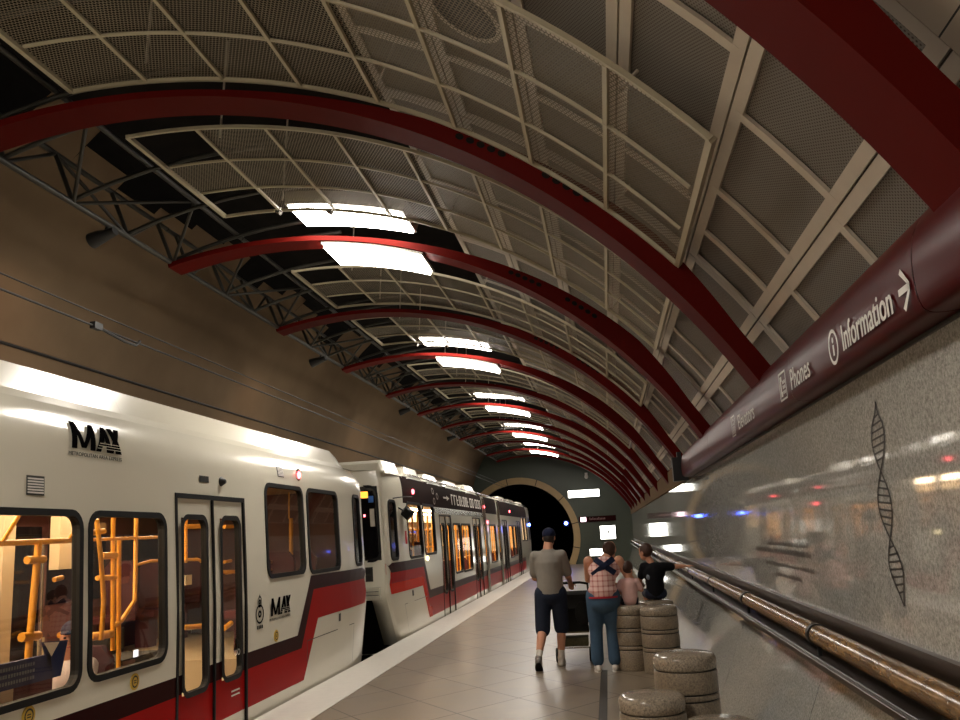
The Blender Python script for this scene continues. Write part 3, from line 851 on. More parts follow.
    strip(O_, Mi, M['maroon'], 'maroon_stripe'); strip(Mi, Dk, M['trainred'], 'red_stripe'); strip(Dk, In, M['orangered'] if second else M['trainred'], 'lower_red_stripe')
    m = MB()
    for (a, b, c_) in (((.02, 1.315), (.24, 1.15), (.02, 1.15)), ((.02, 1.15), (.24, 1.15), (.20, .79)),):
        m.face([pt(*a, .0045), pt(*b, .0045), pt(*c_, .0045)])
    m.build('stripe_tip', M['orangered'], root)
    # windows
    for (a, b, c, e, kind) in wins:
        if second and a > 14.9 and False: continue
        r = .12 if kind == 'w' else .1
        o = rrect(a - .015, b + .015, c - .015, e + .015, r + .02); i_ = rrect(a + .032, b - .032, c + .032, e - .032, r - .03)
        m = MB(); n = len(o)
        for k in range(n):
            k2 = (k + 1) % n
            A, B, C_, D = pt(*o[k], .014), pt(*o[k2], .014), pt(*i_[k2], .014), pt(*i_[k], .014)
            m.face([A, B, C_, D]); m.face([D, C_, pt(*i_[k2], -.05), pt(*i_[k], -.05)]); m.face([A, pt(*o[k], -.002), pt(*o[k2], -.002), B])
        fr = m.build('window_frame', M['rubber'], root)
        m = MB(); m.face([pt(*p, -.012) for p in rrect(a + .02, b - .02, c + .02, e - .02, r - .03)])
        m.build('window_pane', M['darkglass'] if kind == 'cab' else M['glass'], fr)
    # doors
    for (a, b) in doors:
        mid = (a + b) / 2
        m = MB()
        for (s0, s1, z0, z1) in ((a - .025, a + .012, -.2, 2.2), (b - .012, b + .025, -.2, 2.2), (a - .025, b + .025, 2.17, 2.215), (mid - .012, mid + .012, -.02, 2.17)):
            zz = [z0 + (z1 - z0) * i / 4 for i in range(5)]
            for u, v in zip(zz, zz[1:]):
                m.face([pt(s0, u, .008), pt(s1, u, .008), pt(s1, v, .008), pt(s0, v, .008)])
                m.face([pt(s0, u, .008), pt(s0, v, .008), pt(s0, v, -.03), pt(s0, u, -.03)]); m.face([pt(s1, u, .008), pt(s1, u, -.03), pt(s1, v, -.03), pt(s1, v, .008)])
        m.build('door_seal', M['rubber'], root)
        m = MB(); m.face([pt(a, -.30), pt(b, -.30), pt(b, -.02), pt(a, -.02)]); m.face([pt(a, -.02), pt(b, -.02), pt(b, -.02, -.1), pt(a, -.02, -.1)]); m.build('door_sill', M['body'], root)
        for (s0, s1, w0, w1) in ((a + .01, mid - .012, None, None), (mid + .012, b - .01, None, None)):
            first = (s0 < mid - .1)
            # glazed strip lies toward the far side of the pair seen from the platform
            wa, wb = s0 + .10, s1 - .17
            if not first: wa, wb = s0 + .13, s1 - .10
            hz0, hz1 = .48, 2.0
            su = sorted({s0, wa, wb, s1}); zu = sorted({-.02, .13, .50, .66, hz0, hz1, 1.2, 2.17})
            m = MB()
            for i in range(len(su) - 1):
                for j in range(len(zu) - 1):
                    cs, cz = (su[i] + su[i + 1]) / 2, (zu[j] + zu[j + 1]) / 2
                    if wa < cs < wb and hz0 < cz < hz1: continue
                    mi = 1 if .5 < cz < .66 else (2 if .13 < cz < .5 else 0)
                    m.face([pt(su[i], zu[j], -.014), pt(su[i + 1], zu[j], -.014), pt(su[i + 1], zu[j + 1], -.014), pt(su[i], zu[j + 1], -.014)], mi)
            lf = m.build('door_leaf', [M['body'], M['maroon'], M['trainred']], root, weld=True)
            o = rrect(wa - .03, wb + .03, hz0 - .03, hz1 + .03, .12); i_ = rrect(wa + .015, wb - .015, hz0 + .015, hz1 - .015, .085)
            m = MB(); n = len(o)
            for k in range(n):
                k2 = (k + 1) % n; m.face([pt(*o[k], .006), pt(*o[k2], .006), pt(*i_[k2], .006), pt(*i_[k], .006)]); m.face([pt(*i_[k], .006), pt(*i_[k2], .006), pt(*i_[k2], -.05), pt(*i_[k], -.05)])
            m.build('window_frame', M['rubber'], lf)
            m = MB(); m.face([pt(*p, -.02) for p in rrect(wa + .005, wb - .005, hz0 + .005, hz1 - .005, .09)]); m.build('window_pane', M['glass'], lf)
    # cab front
    us = [0, .015, .10, .2, .35, .5, .65, .8, .9, .985, 1]
    zf = [-.1, .3, .62, .80, 1.0, 1.15, 1.38, 1.6, 2.0, 2.4, 2.62, 2.7, ZT]
    def fp_(u, z, off=0):
        a = pt(0, z); b = Vector((FARX + .1 - (a.x + 3.82), a.y, z))
        p = a + (b - a) * u
        p.y -= d * (.10 * (1 - (2 * u - 1) ** 2) + off)
        return p
    m = MB()
    for i in range(len(us) - 1):
        for j in range(len(zf) - 1):
            cu, cz = (us[i] + us[i + 1]) / 2, (zf[j] + zf[j + 1]) / 2
            if .015 < cu < .985 and 1.38 < cz < 2.62: continue
            if .1 < cu < .9 and cz < .80: continue
            m.face([fp_(us[i], zf[j]), fp_(us[i + 1], zf[j]), fp_(us[i + 1], zf[j + 1]), fp_(us[i], zf[j + 1])], 0, None, True)
    for u in (.1, .9):
        for z0, z1 in zip(zf[:3], zf[1:4]):
            A_, B_ = fp_(u, z0), fp_(u, z1); m.face([A_, B_, B_ + Vector((0, d * 1.3, 0)), A_ + Vector((0, d * 1.3, 0))])
    m.build('cab_front', M['body'], root, weld=True)
    m = MB(); a, b_ = sorted((E + d * 1.25, E + d * 1.3)); m.box(FARX + .2, -3.95, a, b_, -.5, .95); a, b_ = sorted((E + d * .1, E + d * 1.3)); m.box(FARX + .2, -4.1, a, b_, .78, .82); m.build('underframe', M['black'], root)
    m = MB()
    # windscreen with rounded corners in real size
    W = abs(FARX + .1 + 3.82)
    o = [(p[0] / W, p[1]) for p in rrect(.012 * W, .988 * W, 1.35, 2.66, .16)]; i_ = [(p[0] / W, p[1]) for p in rrect(.028 * W, .972 * W, 1.41, 2.61, .11)]
    n = len(o)
    for k in range(n):
        k2 = (k + 1) % n
        m.face([fp_(*o[k], .012), fp_(*o[k2], .012), fp_(*i_[k2], .012), fp_(*i_[k], .012)])
    wf = m.build('windscreen_frame', M['rubber'], root)
    m = MB()
    for i in range(len(us) - 1):
        for za, zb in ((1.38, 2.0), (2.0, 2.64)):
            if us[i] >= .015 and us[i + 1] <= .985: m.face([fp_(us[i], za, .003), fp_(us[i + 1], za, .003), fp_(us[i + 1], zb, .003), fp_(us[i], zb, .003)], 0, None, True)
    m.build('windscreen', M['darkglass'], wf)
    def fbox(u0, u1, z0, z1, o0, o1, mat, nm, par=root):
        m = MB(); P = [fp_(u, z, o) for o in (o0, o1) for (u, z) in ((u0, z0), (u1, z0), (u1, z1), (u0, z1))]
        m.add(P, [(0, 1, 2, 3), (4, 5, 6, 7), (0, 1, 5, 4), (1, 2, 6, 5), (2, 3, 7, 6), (3, 0, 4, 7)]); return m.build(nm, mat, par)
    if second:
        fbox(.03, .97, .72, .93, -.05, .10, M['body'], 'bumper')
        fbox(.035, .965, .80, .81, .10, .104, M['rubber'], 'bumper_groove'); fbox(.035, .965, .86, .87, .10, .104, M['rubber'], 'bumper_groove')
        g = fbox(.08, .26, 1.03, 1.27, .0, .01, M['steel'], 'front_grille')
        for k in range(3):
            for r_ in range(2): fbox(.095 + k * .055, .135 + k * .055, 1.05 + r_ * .11, 1.13 + r_ * .11, .01, .014, M['black'], 'vent_slot', g)
        fbox(.085, .15, 2.44, 2.55, .005, .03, M['amber'], 'destination_lamp')
        fbox(.045, .082, 2.36, 2.47, .014, .02, M['bluebright'], 'access_sign')
        fbox(.11, .122, 2.12, 2.16, .005, .02, M['redlamp'], 'red_indicator')
        fbox(.045, .075, 1.95, 2.25, .005, .03, M['pframe'], 'sun_visor')
        fbox(.30, .315, 1.45, 2.2, .012, .03, M['black'], 'wiper')
        # side camera arm and mirror
        m = MB(); m.tube([pt(.62, 2.44, .0), pt(.75, 2.46, .16), pt(1.3, 2.48, .18)], .012, 6); m.build('mirror_arm', M['black'], root)
        m = MB(); a = pt(1.18, 2.18, .1); m.tube([a + Vector((0, -.09, -.02)), a + Vector((0, .0, 0)), a + Vector((0, .1, .03))], [.11, .15, .10], 4); m.build('side_mirror', M['rubber'], root)
        m = MB(); m.tube([pt(.95, 2.28, 0), a], .014, 6); m.build('mirror_arm', M['black'], root)
        m = MB(); m.face([pt(1.28, 1.62, .004), pt(1.42, 1.62, .004), pt(1.42, 1.86, .004), pt(1.28, 1.86, .004)]); m.build('red_notice', M['hemred'], root)
    # roof fairing
    def fair(s0, s1, zt, slope0, slope1, nm, mat=M['body']):
        m = MB(); prof = [(xr + .02, ZT - .02), (xr - .02, ZT + .04), (xr - .10, zt), (FARX + .4, zt), (FARX + .24, ZT - .02)]
        secs = [(s0, .25), (s0 + slope0 * .35, .75), (s0 + slope0, 1.0), (s1 - slope1, 1.0), (s1 - slope1 * .3, .75), (s1, .25)]
        rings = []
        for s, f in secs: rings.append([(x, E + d * s, ZT - .04 + (z - ZT + .04) * f) for x, z in prof])
        for A, B in zip(rings, rings[1:]):
            for k in range(len(prof) - 1): m.face([A[k], A[k + 1], B[k + 1], B[k]])
        m.face(rings[0]); m.face(list(reversed(rings[-1])))
        return m.build(nm, mat, root)
    if not second:
        fair(.55, L - .3, 3.06, .45, .2, 'roof_fairing')
        m = MB()
        for s in (3.6, 6.9, 9.9): m.face([(xr + .022, E + d * s, 2.83), (xr + .022, E + d * (s + .012), 2.83), (xr - .096, E + d * (s + .012), 3.062), (xr - .096, E + d * s, 3.062)])
        m.build('fairing_seam', M['pframe'], root)
    else:
        fair(.12, 1.5, 3.12, .25, .1, 'roof_fairing')
        for (s0, s1, zt) in ((1.9, 3.5, 3.12), (3.9, 5.6, 3.10), (6.1, 8.4, 3.08), (9.2, 11.4, 3.12)):
            fair(s0, s1, zt, .3, .3, 'roof_equipment', M['body'])
        for s0 in (17, 20.4, 24): fair(s0, s0 + 2.4, 3.08, .3, .3, 'roof_equipment', M['body'])
        m = MB(); m.tube([Vector((xr + .01, E + d * 1.8, 2.95)), Vector((xr + .01, E + d * (L - 1.5), 2.95))], .018, 6); m.build('roof_rail', M['chrome'], root)
        # articulation joints
        for s0 in (12.0, 15.6):
            m = MB()
            for q in range(4):
                a_ = s0 + q * .12
                for (z0, z1) in ((-.25, 1.2), (1.2, 2.5), (2.5, 2.82)):
                    m.face([pt(a_, z0, .02), pt(a_ + .06, z0, .035), pt(a_ + .06, z1, .035), pt(a_, z1, .02)]); m.face([pt(a_ + .06, z0, .035), pt(a_ + .12, z0, .02), pt(a_ + .12, z1, .02), pt(a_ + .06, z1, .035)])
            m.build('articulation_bellows', M['chrome'], root)
        # advertising band: rings, arrow and unreadable white capitals
        m = MB()
        def wq(s0, s1, z0, z1): m.face([pt(s0, z0, .006), pt(s1, z0, .006), pt(s1, z1, .006), pt(s0, z1, .006)])
        for (cs, cz) in ((4.3, 2.72), (4.75, 2.62), (4.35, 2.5)):
            for k in range(14):
                a, b = 2 * PI * k / 14, 2 * PI * (k + 1) / 14
                P = lambda t_, r_: pt(cs + r_ * 1.6 * cos(t_), min(cz + r_ * sin(t_), 2.8), .006)
                m.face([P(a, .05), P(b, .05), P(b, .075), P(a, .075)])
        m.build('ring_emblem', plain('grey_print', srgb(150, 138, 130), .5), root)
        m = MB(); wq(5.5, 6.0, 2.6, 2.64); m.face([pt(5.95, 2.68, .006), pt(6.3, 2.62, .006), pt(5.95, 2.56, .006)])
        s = 6.6; rnd2 = random.Random(5)
        while s < 11.6:
            w_ = rnd2.uniform(.2, .34); k = rnd2.randrange(3)
            wq(s, s + .09, 2.48, 2.74)
            if k != 1: wq(s + .09, s + w_, 2.70, 2.74)
            if k != 2: wq(s + .09, s + w_, 2.48, 2.52)
            if k == 0: wq(s + w_ - .07, s + w_, 2.52, 2.70)
            if k == 1: wq(s + .09, s + w_ - .05, 2.6, 2.635)
            s += w_ + .1
            if rnd2.random() < .22: s += .18
        m.build('advert_lettering', M['whitepaint'], root)
        m = MB(); m.face([pt(3.0 + 1.3, 2.24, .004), pt(12, 2.24, .004), pt(12, 2.36, .004), pt(4.3, 2.36, .004)]); m.build('trim_strip', M['chrome'], root)
        for s0, z0 in ((2.2, 2.62), (12.3, 2.56), (19.5, 2.56)):
            m = MB(); p = pt(s0, z0, .012); m.ell(p, (.03, .07, .05), 10, 6); m.build('red_door_lamp', M['redlamp'], root)
        m = MB(); p = pt(12.85, 2.1, .012); m.ell(p, (.03, .07, .05), 10, 6); m.build('red_door_lamp', M['redlamp'], root)
        m = MB(); p = pt(L - .4, 2.08, .03); m.ell(p, (.05, .08, .07), 12, 8); m.build('blue_marker_lamp', M['blue'], root)
        m = MB(); p = pt(3.15, 1.3, .012); m.ell(p, (.03, .05, .05), 10, 6); m.build('marker_lamp', emissive('warm_marker', (1, .8, .4, 1), 3), root)
    # shared side details
    def sq(nm, s0, s1, z0, z1, mat, off=.005):
        m = MB(); m.face([pt(s0, z0, off), pt(s1, z0, off), pt(s1, z1, off), pt(s0, z1, off)]); m.face([pt(s0, z0, off), pt(s0, z0, 0), pt(s0, z1, 0), pt(s0, z1, off)]); return m.build(nm, mat, root)
    m = MB()
    for (s0, s1, z0, z1) in ((.9, 3.0, .555, .565), (.9, .912, .05, .56), (3.0, 3.012, .30, .56)): m.face([pt(s0, z0, .006), pt(s1, z0, .006), pt(s1, z1, .006), pt(s0, z1, .006)])
    m.build('hatch_outline', M['steel'], root)
    sq('hatch_latch', 1.62, 1.72, .66, .76, M['black'], .008)
    if not second:
        m = MB(); p = pt(3.1, 2.56, .008); m.ell(p, (.03, .05, .05), 12, 8); m.build('red_door_lamp', M['redlamp'], root)
        m = MB(); m.tube([pt(3.1, 2.56, .0), pt(3.1, 2.56, .014)], .075, 16); m.build('lamp_bezel', M['chrome'], root)
        for (s0, s1, z0, z1, nm) in ((3.60, 3.80, 2.50, 2.62, 'louvre'), (8.13, 8.32, 2.12, 2.25, 'louvre')):
            g = sq(nm, s0, s1, z0, z1, M['steel'])
            m = MB()
            for k in range(6):
                z = z0 + .012 + k * (z1 - z0 - .02) / 6; m.face([pt(s0 + .01, z, .008), pt(s1 - .01, z, .008), pt(s1 - .01, z + .011, .008), pt(s0 + .01, z + .011, .008)])
            m.build('slat', M['whitepaint'], g)
        sq('door_sign', 5.62, 5.82, 2.335, 2.395, M['black'])
        m = MB(); m.tube([pt(5.34, 2.36, 0), pt(5.34, 2.36, .05)], [.05, .02], 12); m.build('door_camera', M['black'], root)
        for s0 in (8.24, 6.97, 4.01):
            m = MB(); m.tube([pt(s0, .735, -.002), pt(s0, .735, .008)], .062, 20); st = m.build('round_sticker', M['yellow'], root)
            m = MB()
            for k in range(16):
                a, b = 2 * PI * k / 16, 2 * PI * (k + 1) / 16
                m.face([pt(s0 + r_ * cos(t_), .735 + r_ * sin(t_), .0085) for t_, r_ in ((a, .034), (b, .034), (b, .046), (a, .046))])
            for dz in (-.012, .004): m.face([pt(s0 - .02, .735 + dz, .0085), pt(s0 + .02, .735 + dz, .0085), pt(s0 + .02, .735 + dz + .008, .0085), pt(s0 - .02, .735 + dz + .008, .0085)])
            m.build('sticker_print', M['black'], st)
        # MAX logos: text runs toward larger y, which is smaller s
        def logo(s0, z0, H, Wd):
            def fn(x, y): return pt(s0 - (x * Wd + y * H * .10), z0 + y * H, .010)
            strokes = {'M': [((.0, 0), (.10, 0), (.10, 1), (.0, 1)), ((.35, 0), (.45, 0), (.45, 1), (.35, 1)), ((.18, .05), (.26, .05), (.10, 1), (.0, 1)), ((.19, .05), (.27, .05), (.45, 1), (.35, 1))],
                       'A': [((.46, 0), (.565, 0), (.70, 1), (.60, 1)), ((.68, 0), (.79, 0), (.69, 1), (.61, 1)), ((.54, .24), (.72, .24), (.72, .38), (.54, .38))],
                       'X': [((.72, 0), (.82, 0), (1.0, 1), (.89, 1)), ((.87, 0), (1.0, 0), (.84, 1), (.72, 1))]}
            lg = None
            for ch, qs in strokes.items():
                m = MB()
                for n_, q in enumerate(qs):
                    for st in range(8):
                        u, v = st / 8, (st + 1) / 8
                        L_ = lambda t_: (q[0][0] + (q[3][0] - q[0][0]) * t_, q[0][1] + (q[3][1] - q[0][1]) * t_); R_ = lambda t_: (q[1][0] + (q[2][0] - q[1][0]) * t_, q[1][1] + (q[2][1] - q[1][1]) * t_)
                        m.face([fn(x, y) + Vector((n_ * .0004, 0, 0)) for x, y in (L_(u), R_(u), R_(v), L_(v))])
                m.build('logo_letter', M['print'], root)
            # pale speed lines crossing the lower right of the letters
            m = MB()
            for k in range(3):
                z = z0 + H * (.12 + .10 * k); m.face([pt(s0 - Wd * (.48 + .03 * k), z, .013), pt(s0 - Wd * 1.0, z, .013), pt(s0 - Wd * 1.0, z + H * .022, .013), pt(s0 - Wd * (.48 + .03 * k), z + H * .022, .013)])
            m.build('logo_speed_lines', M['body'], root)
            m = MB(); vs, fs = text_pts('METROPOLITAN AREA EXPRESS', H * .2); Lx = max(v[0] for v in vs); kx = Wd * 1.06 / Lx
            for dx in (-.001, .001): m.add([pt(s0 + Wd * .05 - x * kx + dx, z0 - H * .26 + y, .006) for x, y, z in vs], fs)
            m.build('logo_caption', M['print'], root)
        logo(7.83, 2.475, .20, .66); logo(4.18, .955, .19, .60)
        # oval rose emblem with small caption
        m = MB(); ce, cz = 4.48, 1.05
        def oval(r0, r1, ax, az, c0, c1):
            for k in range(20):
                a, b = 2 * PI * k / 20, 2 * PI * (k + 1) / 20
                m.face([pt(c0 + r_ * ax * cos(t_), c1 + r_ * az * sin(t_), .006) for t_, r_ in ((a, r0), (b, r0), (b, r1), (a, r1))])
        oval(.8, 1, .11, .10, ce, cz - .04); oval(.3, .75, .06, .05, ce, cz - .04); oval(.75, 1, .055, .06, ce, cz + .085); oval(.2, .6, .05, .045, ce, cz + .085)
        m.face([pt(ce - .02, cz + .13, .006), pt(ce + .02, cz + .13, .006), pt(ce, cz + .17, .006)])
        for k in range(4): m.face([pt(ce - .08 + k * .042, cz - .19, .006), pt(ce - .05 + k * .042, cz - .19, .006), pt(ce - .05 + k * .042, cz - .155, .006), pt(ce - .08 + k * .042, cz - .155, .006)])
        m.build('oval_emblem', M['print'], root)
        # stroller and bicycle decals on the door glass
        m = MB()
        for k in range(3):
            s0, z0 = 5.05, .72
            m.face([pt(s0 - .05, z0, -.012), pt(s0 + .05, z0, -.012), pt(s0, z0 + .12, -.012)])
        oval(.7, 1, .03, .03, 5.02, .70); oval(.7, 1, .03, .03, 5.09, .70)
        m.build('door_decal', M['whitepaint'], root)
        sq('door_badge', 4.98, 5.16, .34, .355, M['whitepaint'], -.008); sq('door_badge', 4.98, 5.16, .30, .315, M['whitepaint'], -.008)
    # --- interior
    m = MB(); xa, xb = -3.86, FARX + .12
    yA, yB = E + d * 1.3, E + d * (L - .1)
    lo, hi = min(yA, yB), max(yA, yB)
    m.box(xb - .03, xb, lo, hi, .0, 2.45); iw = m.build('inner_wall', M['intdark'], root)
    m = MB()
    q = 1.7
    while q < L - 1.5:
        za = 1.2 if q < 4.5 else .95
        a, b = sorted((E + d * q, E + d * (q + 1.15))); m.box(xb, xb + .01, a, b, za, 1.95); q += 1.55
    m.build('far_windows', M['darkglass'], iw)
    m = MB(); a, b = sorted((E + d * 4.4, E + d * (L - .6))); m.box(xb, xb + .012, a, b, .03, .86); m.build('lower_panel', M['interior'], iw)
    m = MB(); a, b = sorted((E + d * 7.3, E + d * (L - .6))); m.box(xb, xb + .014, a, b, 2.0, 2.42); m.build('upper_panel', M['interior'], iw)
    m = MB(); m.box(xb, xa, lo, hi, -.02, .02); m.build('inner_floor', M['intfloor'], root)
    m = MB(); m.box(xb, xa, lo, hi, 2.44, 2.47); m.box(xb, xb + .5, lo, hi, 2.2, 2.44); m.build('inner_ceiling', M['interior'], root)
    m = MB(); a, b = sorted((E + d * 1.3, E + d * 1.34)); m.box(xb, xa, a, b, 0, 2.45); m.build('cab_bulkhead', M['intdark'], root)
    for (xx) in (-4.75, -5.5):
        m = MB(); a, b = sorted((E + d * 4.4, E + d * (L - .6))); m.box(xx - .07, xx + .07, a, b, 2.405, 2.43); m.build('saloon_lamp', M['trainlamp'], root)
    # raised floor section near the cab, seats in rows
    def seat(s, x0, face, dz=0):
        t = []
        y = E + d * s; zf0 = (.55 if s < 4.5 else .02) + dz
        m = MB(); m.box(x0, x0 + .42, y - .21, y + .21, zf0 + .38, zf0 + .46); m.box(x0 + .12, x0 + .3, y - .1, y + .1, zf0, zf0 + .38)
        o = m.build('seat', M['seat'], root)
        m = MB(); yb_ = y - face * .23
        m.prism([(x0, zf0 + .46), (x0 + .42, zf0 + .46), (x0 + .42, zf0 + .98), (x0 + .34, zf0 + 1.08), (x0 + .08, zf0 + 1.08), (x0, zf0 + .98)], yb_ - .035, yb_ + .035); m.build('seat_back', M['seat'], o)
    if not second:
        for s in (2.0, 2.85, 3.7):
            seat(s, -4.42, -1); seat(s, -6.1, -1)
        for s in (6.7, 7.55, 8.9): seat(s, -6.1, 1 if s < 7 else -1)
        seat(7.08, -4.4, -1, -.10); seat(8.8, -4.4, 1)
    m = MB(); a, b = sorted((E + d * 1.35, E + d * 4.35)); m.box(xb, xa, a, b, .02, .55); m.build('raised_floor', M['interior'], root)
    def pole(path, r=.019): 
        m = MB(); m.tube([(x, E + d * s, z) for x, s, z in path], r, 8); return m.build('handrail', M['orange'], root)
    rg = random.Random(2)
    if not second:
        # handrails, stanchions, sleeve joints (x, y, z along the car)
        def py_(path, r): 
            m = MB(); m.tube(path, r, 8); return m.build('handrail', M['orange'], root)
        X = -4.3
        for r, P in ((.022, [(5.2, 1.82), (6.8, 1.84)]), (.016, [(6.05, 2.1), (5.82, 1.84)]), (.016, [(6.76, 1.97), (6.6, 1.84)]), (.027, [(6.23, 1.83), (6.17, 1.04), (6.16, .6)]),
                     (.03, [(6.1, 1.70), (6.3, 1.70)]), (.034, [(6.08, 1.15), (6.28, 1.14)]), (.02, [(6.44, 1.54), (6.54, 1.55)]), (.026, [(6.54, 1.11), (6.67, 1.14), (6.76, 1.19)]),
                     (.02, [(7.24, 2.2), (7.3, .9)]), (.02, [(7.35, 1.83), (7.41, .5)]), (.02, [(7.63, 2.2), (7.64, 1.29), (7.42, 1.13), (7.29, 1.10)]),
                     (.014, [(6.9, 1.84), (8.14, 1.85)]), (.024, [(6.83, 1.89), (7.11, 1.91)]), (.03, [(7.08, 1.70), (7.3, 1.70)]), (.022, [(7.03, 1.52), (7.31, 1.51)]), (.034, [(6.95, 1.05), (7.27, 1.04)]),
                     (.013, [(7.62, 1.6), (7.9, 1.63), (8.27, 1.62)]), (.018, [(8.09, 1.4), (8.12, .82)]),
                     (.024, [(8.57, 1.95), (9.07, 1.96)]), (.016, [(8.58, 1.62), (8.89, 1.61), (9.05, 1.56)]), (.026, [(8.59, .95), (9.07, .92)]), (.018, [(8.60, 2.1), (8.62, 1.59)]),
                     (.022, [(9.52, 1.95), (9.85, 1.96)]), (.018, [(9.53, 1.56), (9.71, 1.57)]), (.03, [(9.54, .84), (9.72, .88)]), (.02, [(9.58, 1.44), (9.72, 1.44)]),
                     (.03, [(11.67, 2.07), (11.66, 1.58)]), (.012, [(11.6, 2.42), (11.59, 2.07)]), (.02, [(10.83, 1.51), (11.54, 1.50)]), (.014, [(10.7, 1.41), (11.59, 1.42)])):
            py_([(X, y, z) for y, z in P], r)
        py_([(-4.15, 6.75, 2.0), (-4.15, 6.83, 1.67), (-4.15, 6.89, 1.34), (-4.15, 6.87, 1.03)], .02)
        m = MB(); m.tube([(-4.35, 6.36, 1.85), (-4.35, 6.38, .9)], .012, 6); m.build('glass_edge', M['chrome'], root)
        m = MB(); m.box(-4.36, -4.34, 8.7, 8.84, 1.36, 1.46); m.build('notice', M['interior'], root)
        m = MB(); a, b = sorted((E + d * 4.86, E + d * 6.2)); m.box(-6.0, -5.96, a, b, .02, .85); m.build('door_screen', M['interior'], root)
        pole([(-4.3, 3.45, 1.45), (-4.3, 3.45, 2.05), (-4.3, 3.40, 2.07)], .022); pole([(-4.3, 3.3, 1.42), (-4.3, 4.2, 1.46)], .02); pole([(-4.25, 3.3, 1.40), (-4.25, 3.3, 1.5)], .02)
        # dark blue priority seating panel behind the glass and cream screens
        m = MB(); m.box(-4.02, -3.99, 5.0, 5.98, .87, 1.04); pp = m.build('priority_panel', M['bluepaint'], root)
        for k in range(3):
            q = 5.02; zz = 1.00 - k * .045; m = MB()
            while q < 5.80: m.box(-3.989, -3.987, q, q + rg.uniform(.012, .02), zz - .011, zz + .011); q += .028
            m.build('priority_lettering', plain('grey_blue_print', srgb(128, 138, 150), .5), pp)
        m = MB(); m.face([(-3.99, 5.87, 1.13), (-3.99, 6.17, 1.11), (-3.99, 6.10, .87), (-3.99, 6.0, .87)]); m.face([(-4.0, 5.87, 1.13), (-4.0, 6.0, .87), (-4.0, 6.10, .87), (-4.0, 6.17, 1.11)]); tp = m.build('corner_panel', M['bluepaint'], root)
        m = MB(); m.face([(-3.985, 5.88, 1.125), (-3.985, 6.06, 1.11), (-3.985, 5.975, 1.02)]); m.build('triangle_notice', M['whitepaint'], tp)
        m = MB(); m.box(-5.1, -5.0, 6.78, 6.93, .02, 2.4); m.build('cream_pillar', M['interior'], root)
        m = MB(); m.box(-6.2, -5.6, 7.76, 8.16, .3, 2.02); m.build('door_window', M['darkglass'], root)
        m = MB(); m.box(-5.1, -5.0, 7.55, 7.95, 1.6, 2.44); m.build('cream_screen', M['interior'], root)
        m = MB(); m.box(-4.14, -4.10, 5.2, 5.74, .55, .87); m.build('cream_base_panel', M['interior'], root)
        m = MB(); m.box(-4.12, -4.08, 5.75, 6.14, .5, .86); m.build('maroon_base_panel', M['seat'], root)
        m = MB(); m.box(-4.7, -4.28, 7.4, 8.1, .72, .80); m.box(-4.7, -4.66, 7.4, 8.1, .8, 1.02); m.build('equipment_box', M['steel'], root)
        m = MB(); m.box(-4.279, -4.27, 7.6, 7.67, .80, .86); m.build('white_screen', emissive('small_screen', (.9, .9, 1, 1), 1.5), root)
    else:
        s = 1.8
        while s < L - 1.5:
            pole([(-4.2, s, .6), (-4.2, s, 2.3)], .02)
            pole([(-4.3, s, 1.5), (-4.3, s + .5, 1.5)], .018); pole([(-4.3, s, 1.9), (-4.3, s + .5, 1.92)], .02)
            s += .55
        for s in range(2, int(L) - 2, 2): seat(s + .1, -4.45, -1)
    return root, pt

car1, pt1 = make_car(13.6, -1, 16.5, 'nearest white and red light rail car with round yellow stickers and black logos at left', False)
car2, pt2 = make_car(14.85, 1, 28.0, 'second light rail car with dark advert band and amber destination lamp', True)
# coupler between the cars
t = thing('coupler', 'dark coupler in the gap between the two train cars', 'coupler', (-5.05, 14.2, .2))
m = MB(); m.tube([(-5.05, 13.3, -.2), (-5.05, 15.3, -.2)], .12, 12); m.build('drawbar', M['black'], t)
m = MB(); m.box(-5.3, -4.8, 14.05, 14.35, -.4, 0.05); m.build('coupler_head', M['black'], t)

# ------------------------------------------------------------------ stone bollard seats
def bollard(x, y, R, H, lbl):
    t = thing('stone_stool', lbl, 'stool', (x, y, 0), 'round stone stools')
    ch = .11
    m = MB(); m.lathe([(R - .02, H - ch), (R, H - ch + .012), (R, H - .035), (R - .012, H - .012), (R - .04, H), (.02, H + .004)], (x, y, 0), 48); m.build('stone_cap', M['stonecap'], t)
    g = .0055
    z = H - ch; cuts = [.155, .20, .36, .41]
    zs_ = sorted([z - c for c in cuts if z - c > .03])
    lo = .002
    for c in zs_ + [z]:
        m = MB(); top = c - g if c != z else z - .004
        m.lathe([(R - .012, lo), (R - .003, lo + .001), (R - .001, lo + .006), (R - .001, top - .006), (R - .003, top - .001), (R - .012, top)], (x, y, 0), 48, smooth=False)
        for i_ in range(len(m.sm)): m.sm[i_] = len(m.f[i_]) == 4
        m.build('stone_band', M['stone'], t); lo = c + g
    m = MB(); m.lathe([(R - .013, .003), (R - .013, z)], (x, y, 0), 48); m.build('groove', M['black'], t)
    return t
bollard(.52, 11.05, .225, .76, 'tall stone stool right beside the wall with its whole front in view')
bollard(.19, 11.35, .225, .76, 'tall stone stool half hidden behind the woman in jeans')
bollard(.54, 11.95, .225, .75, 'stone stool farthest back, under the boy in black')
bollard(.47, 6.75, .225, .79, 'medium stone stool alone in the mid foreground by the wall')
bollard(.20, 6.35, .225, .585, 'low stone stool with speckled cap at the bottom of the frame')
bollard(.58, 5.80, .225, .515, 'nearest stone stool, only its cap edge visible at the bottom')

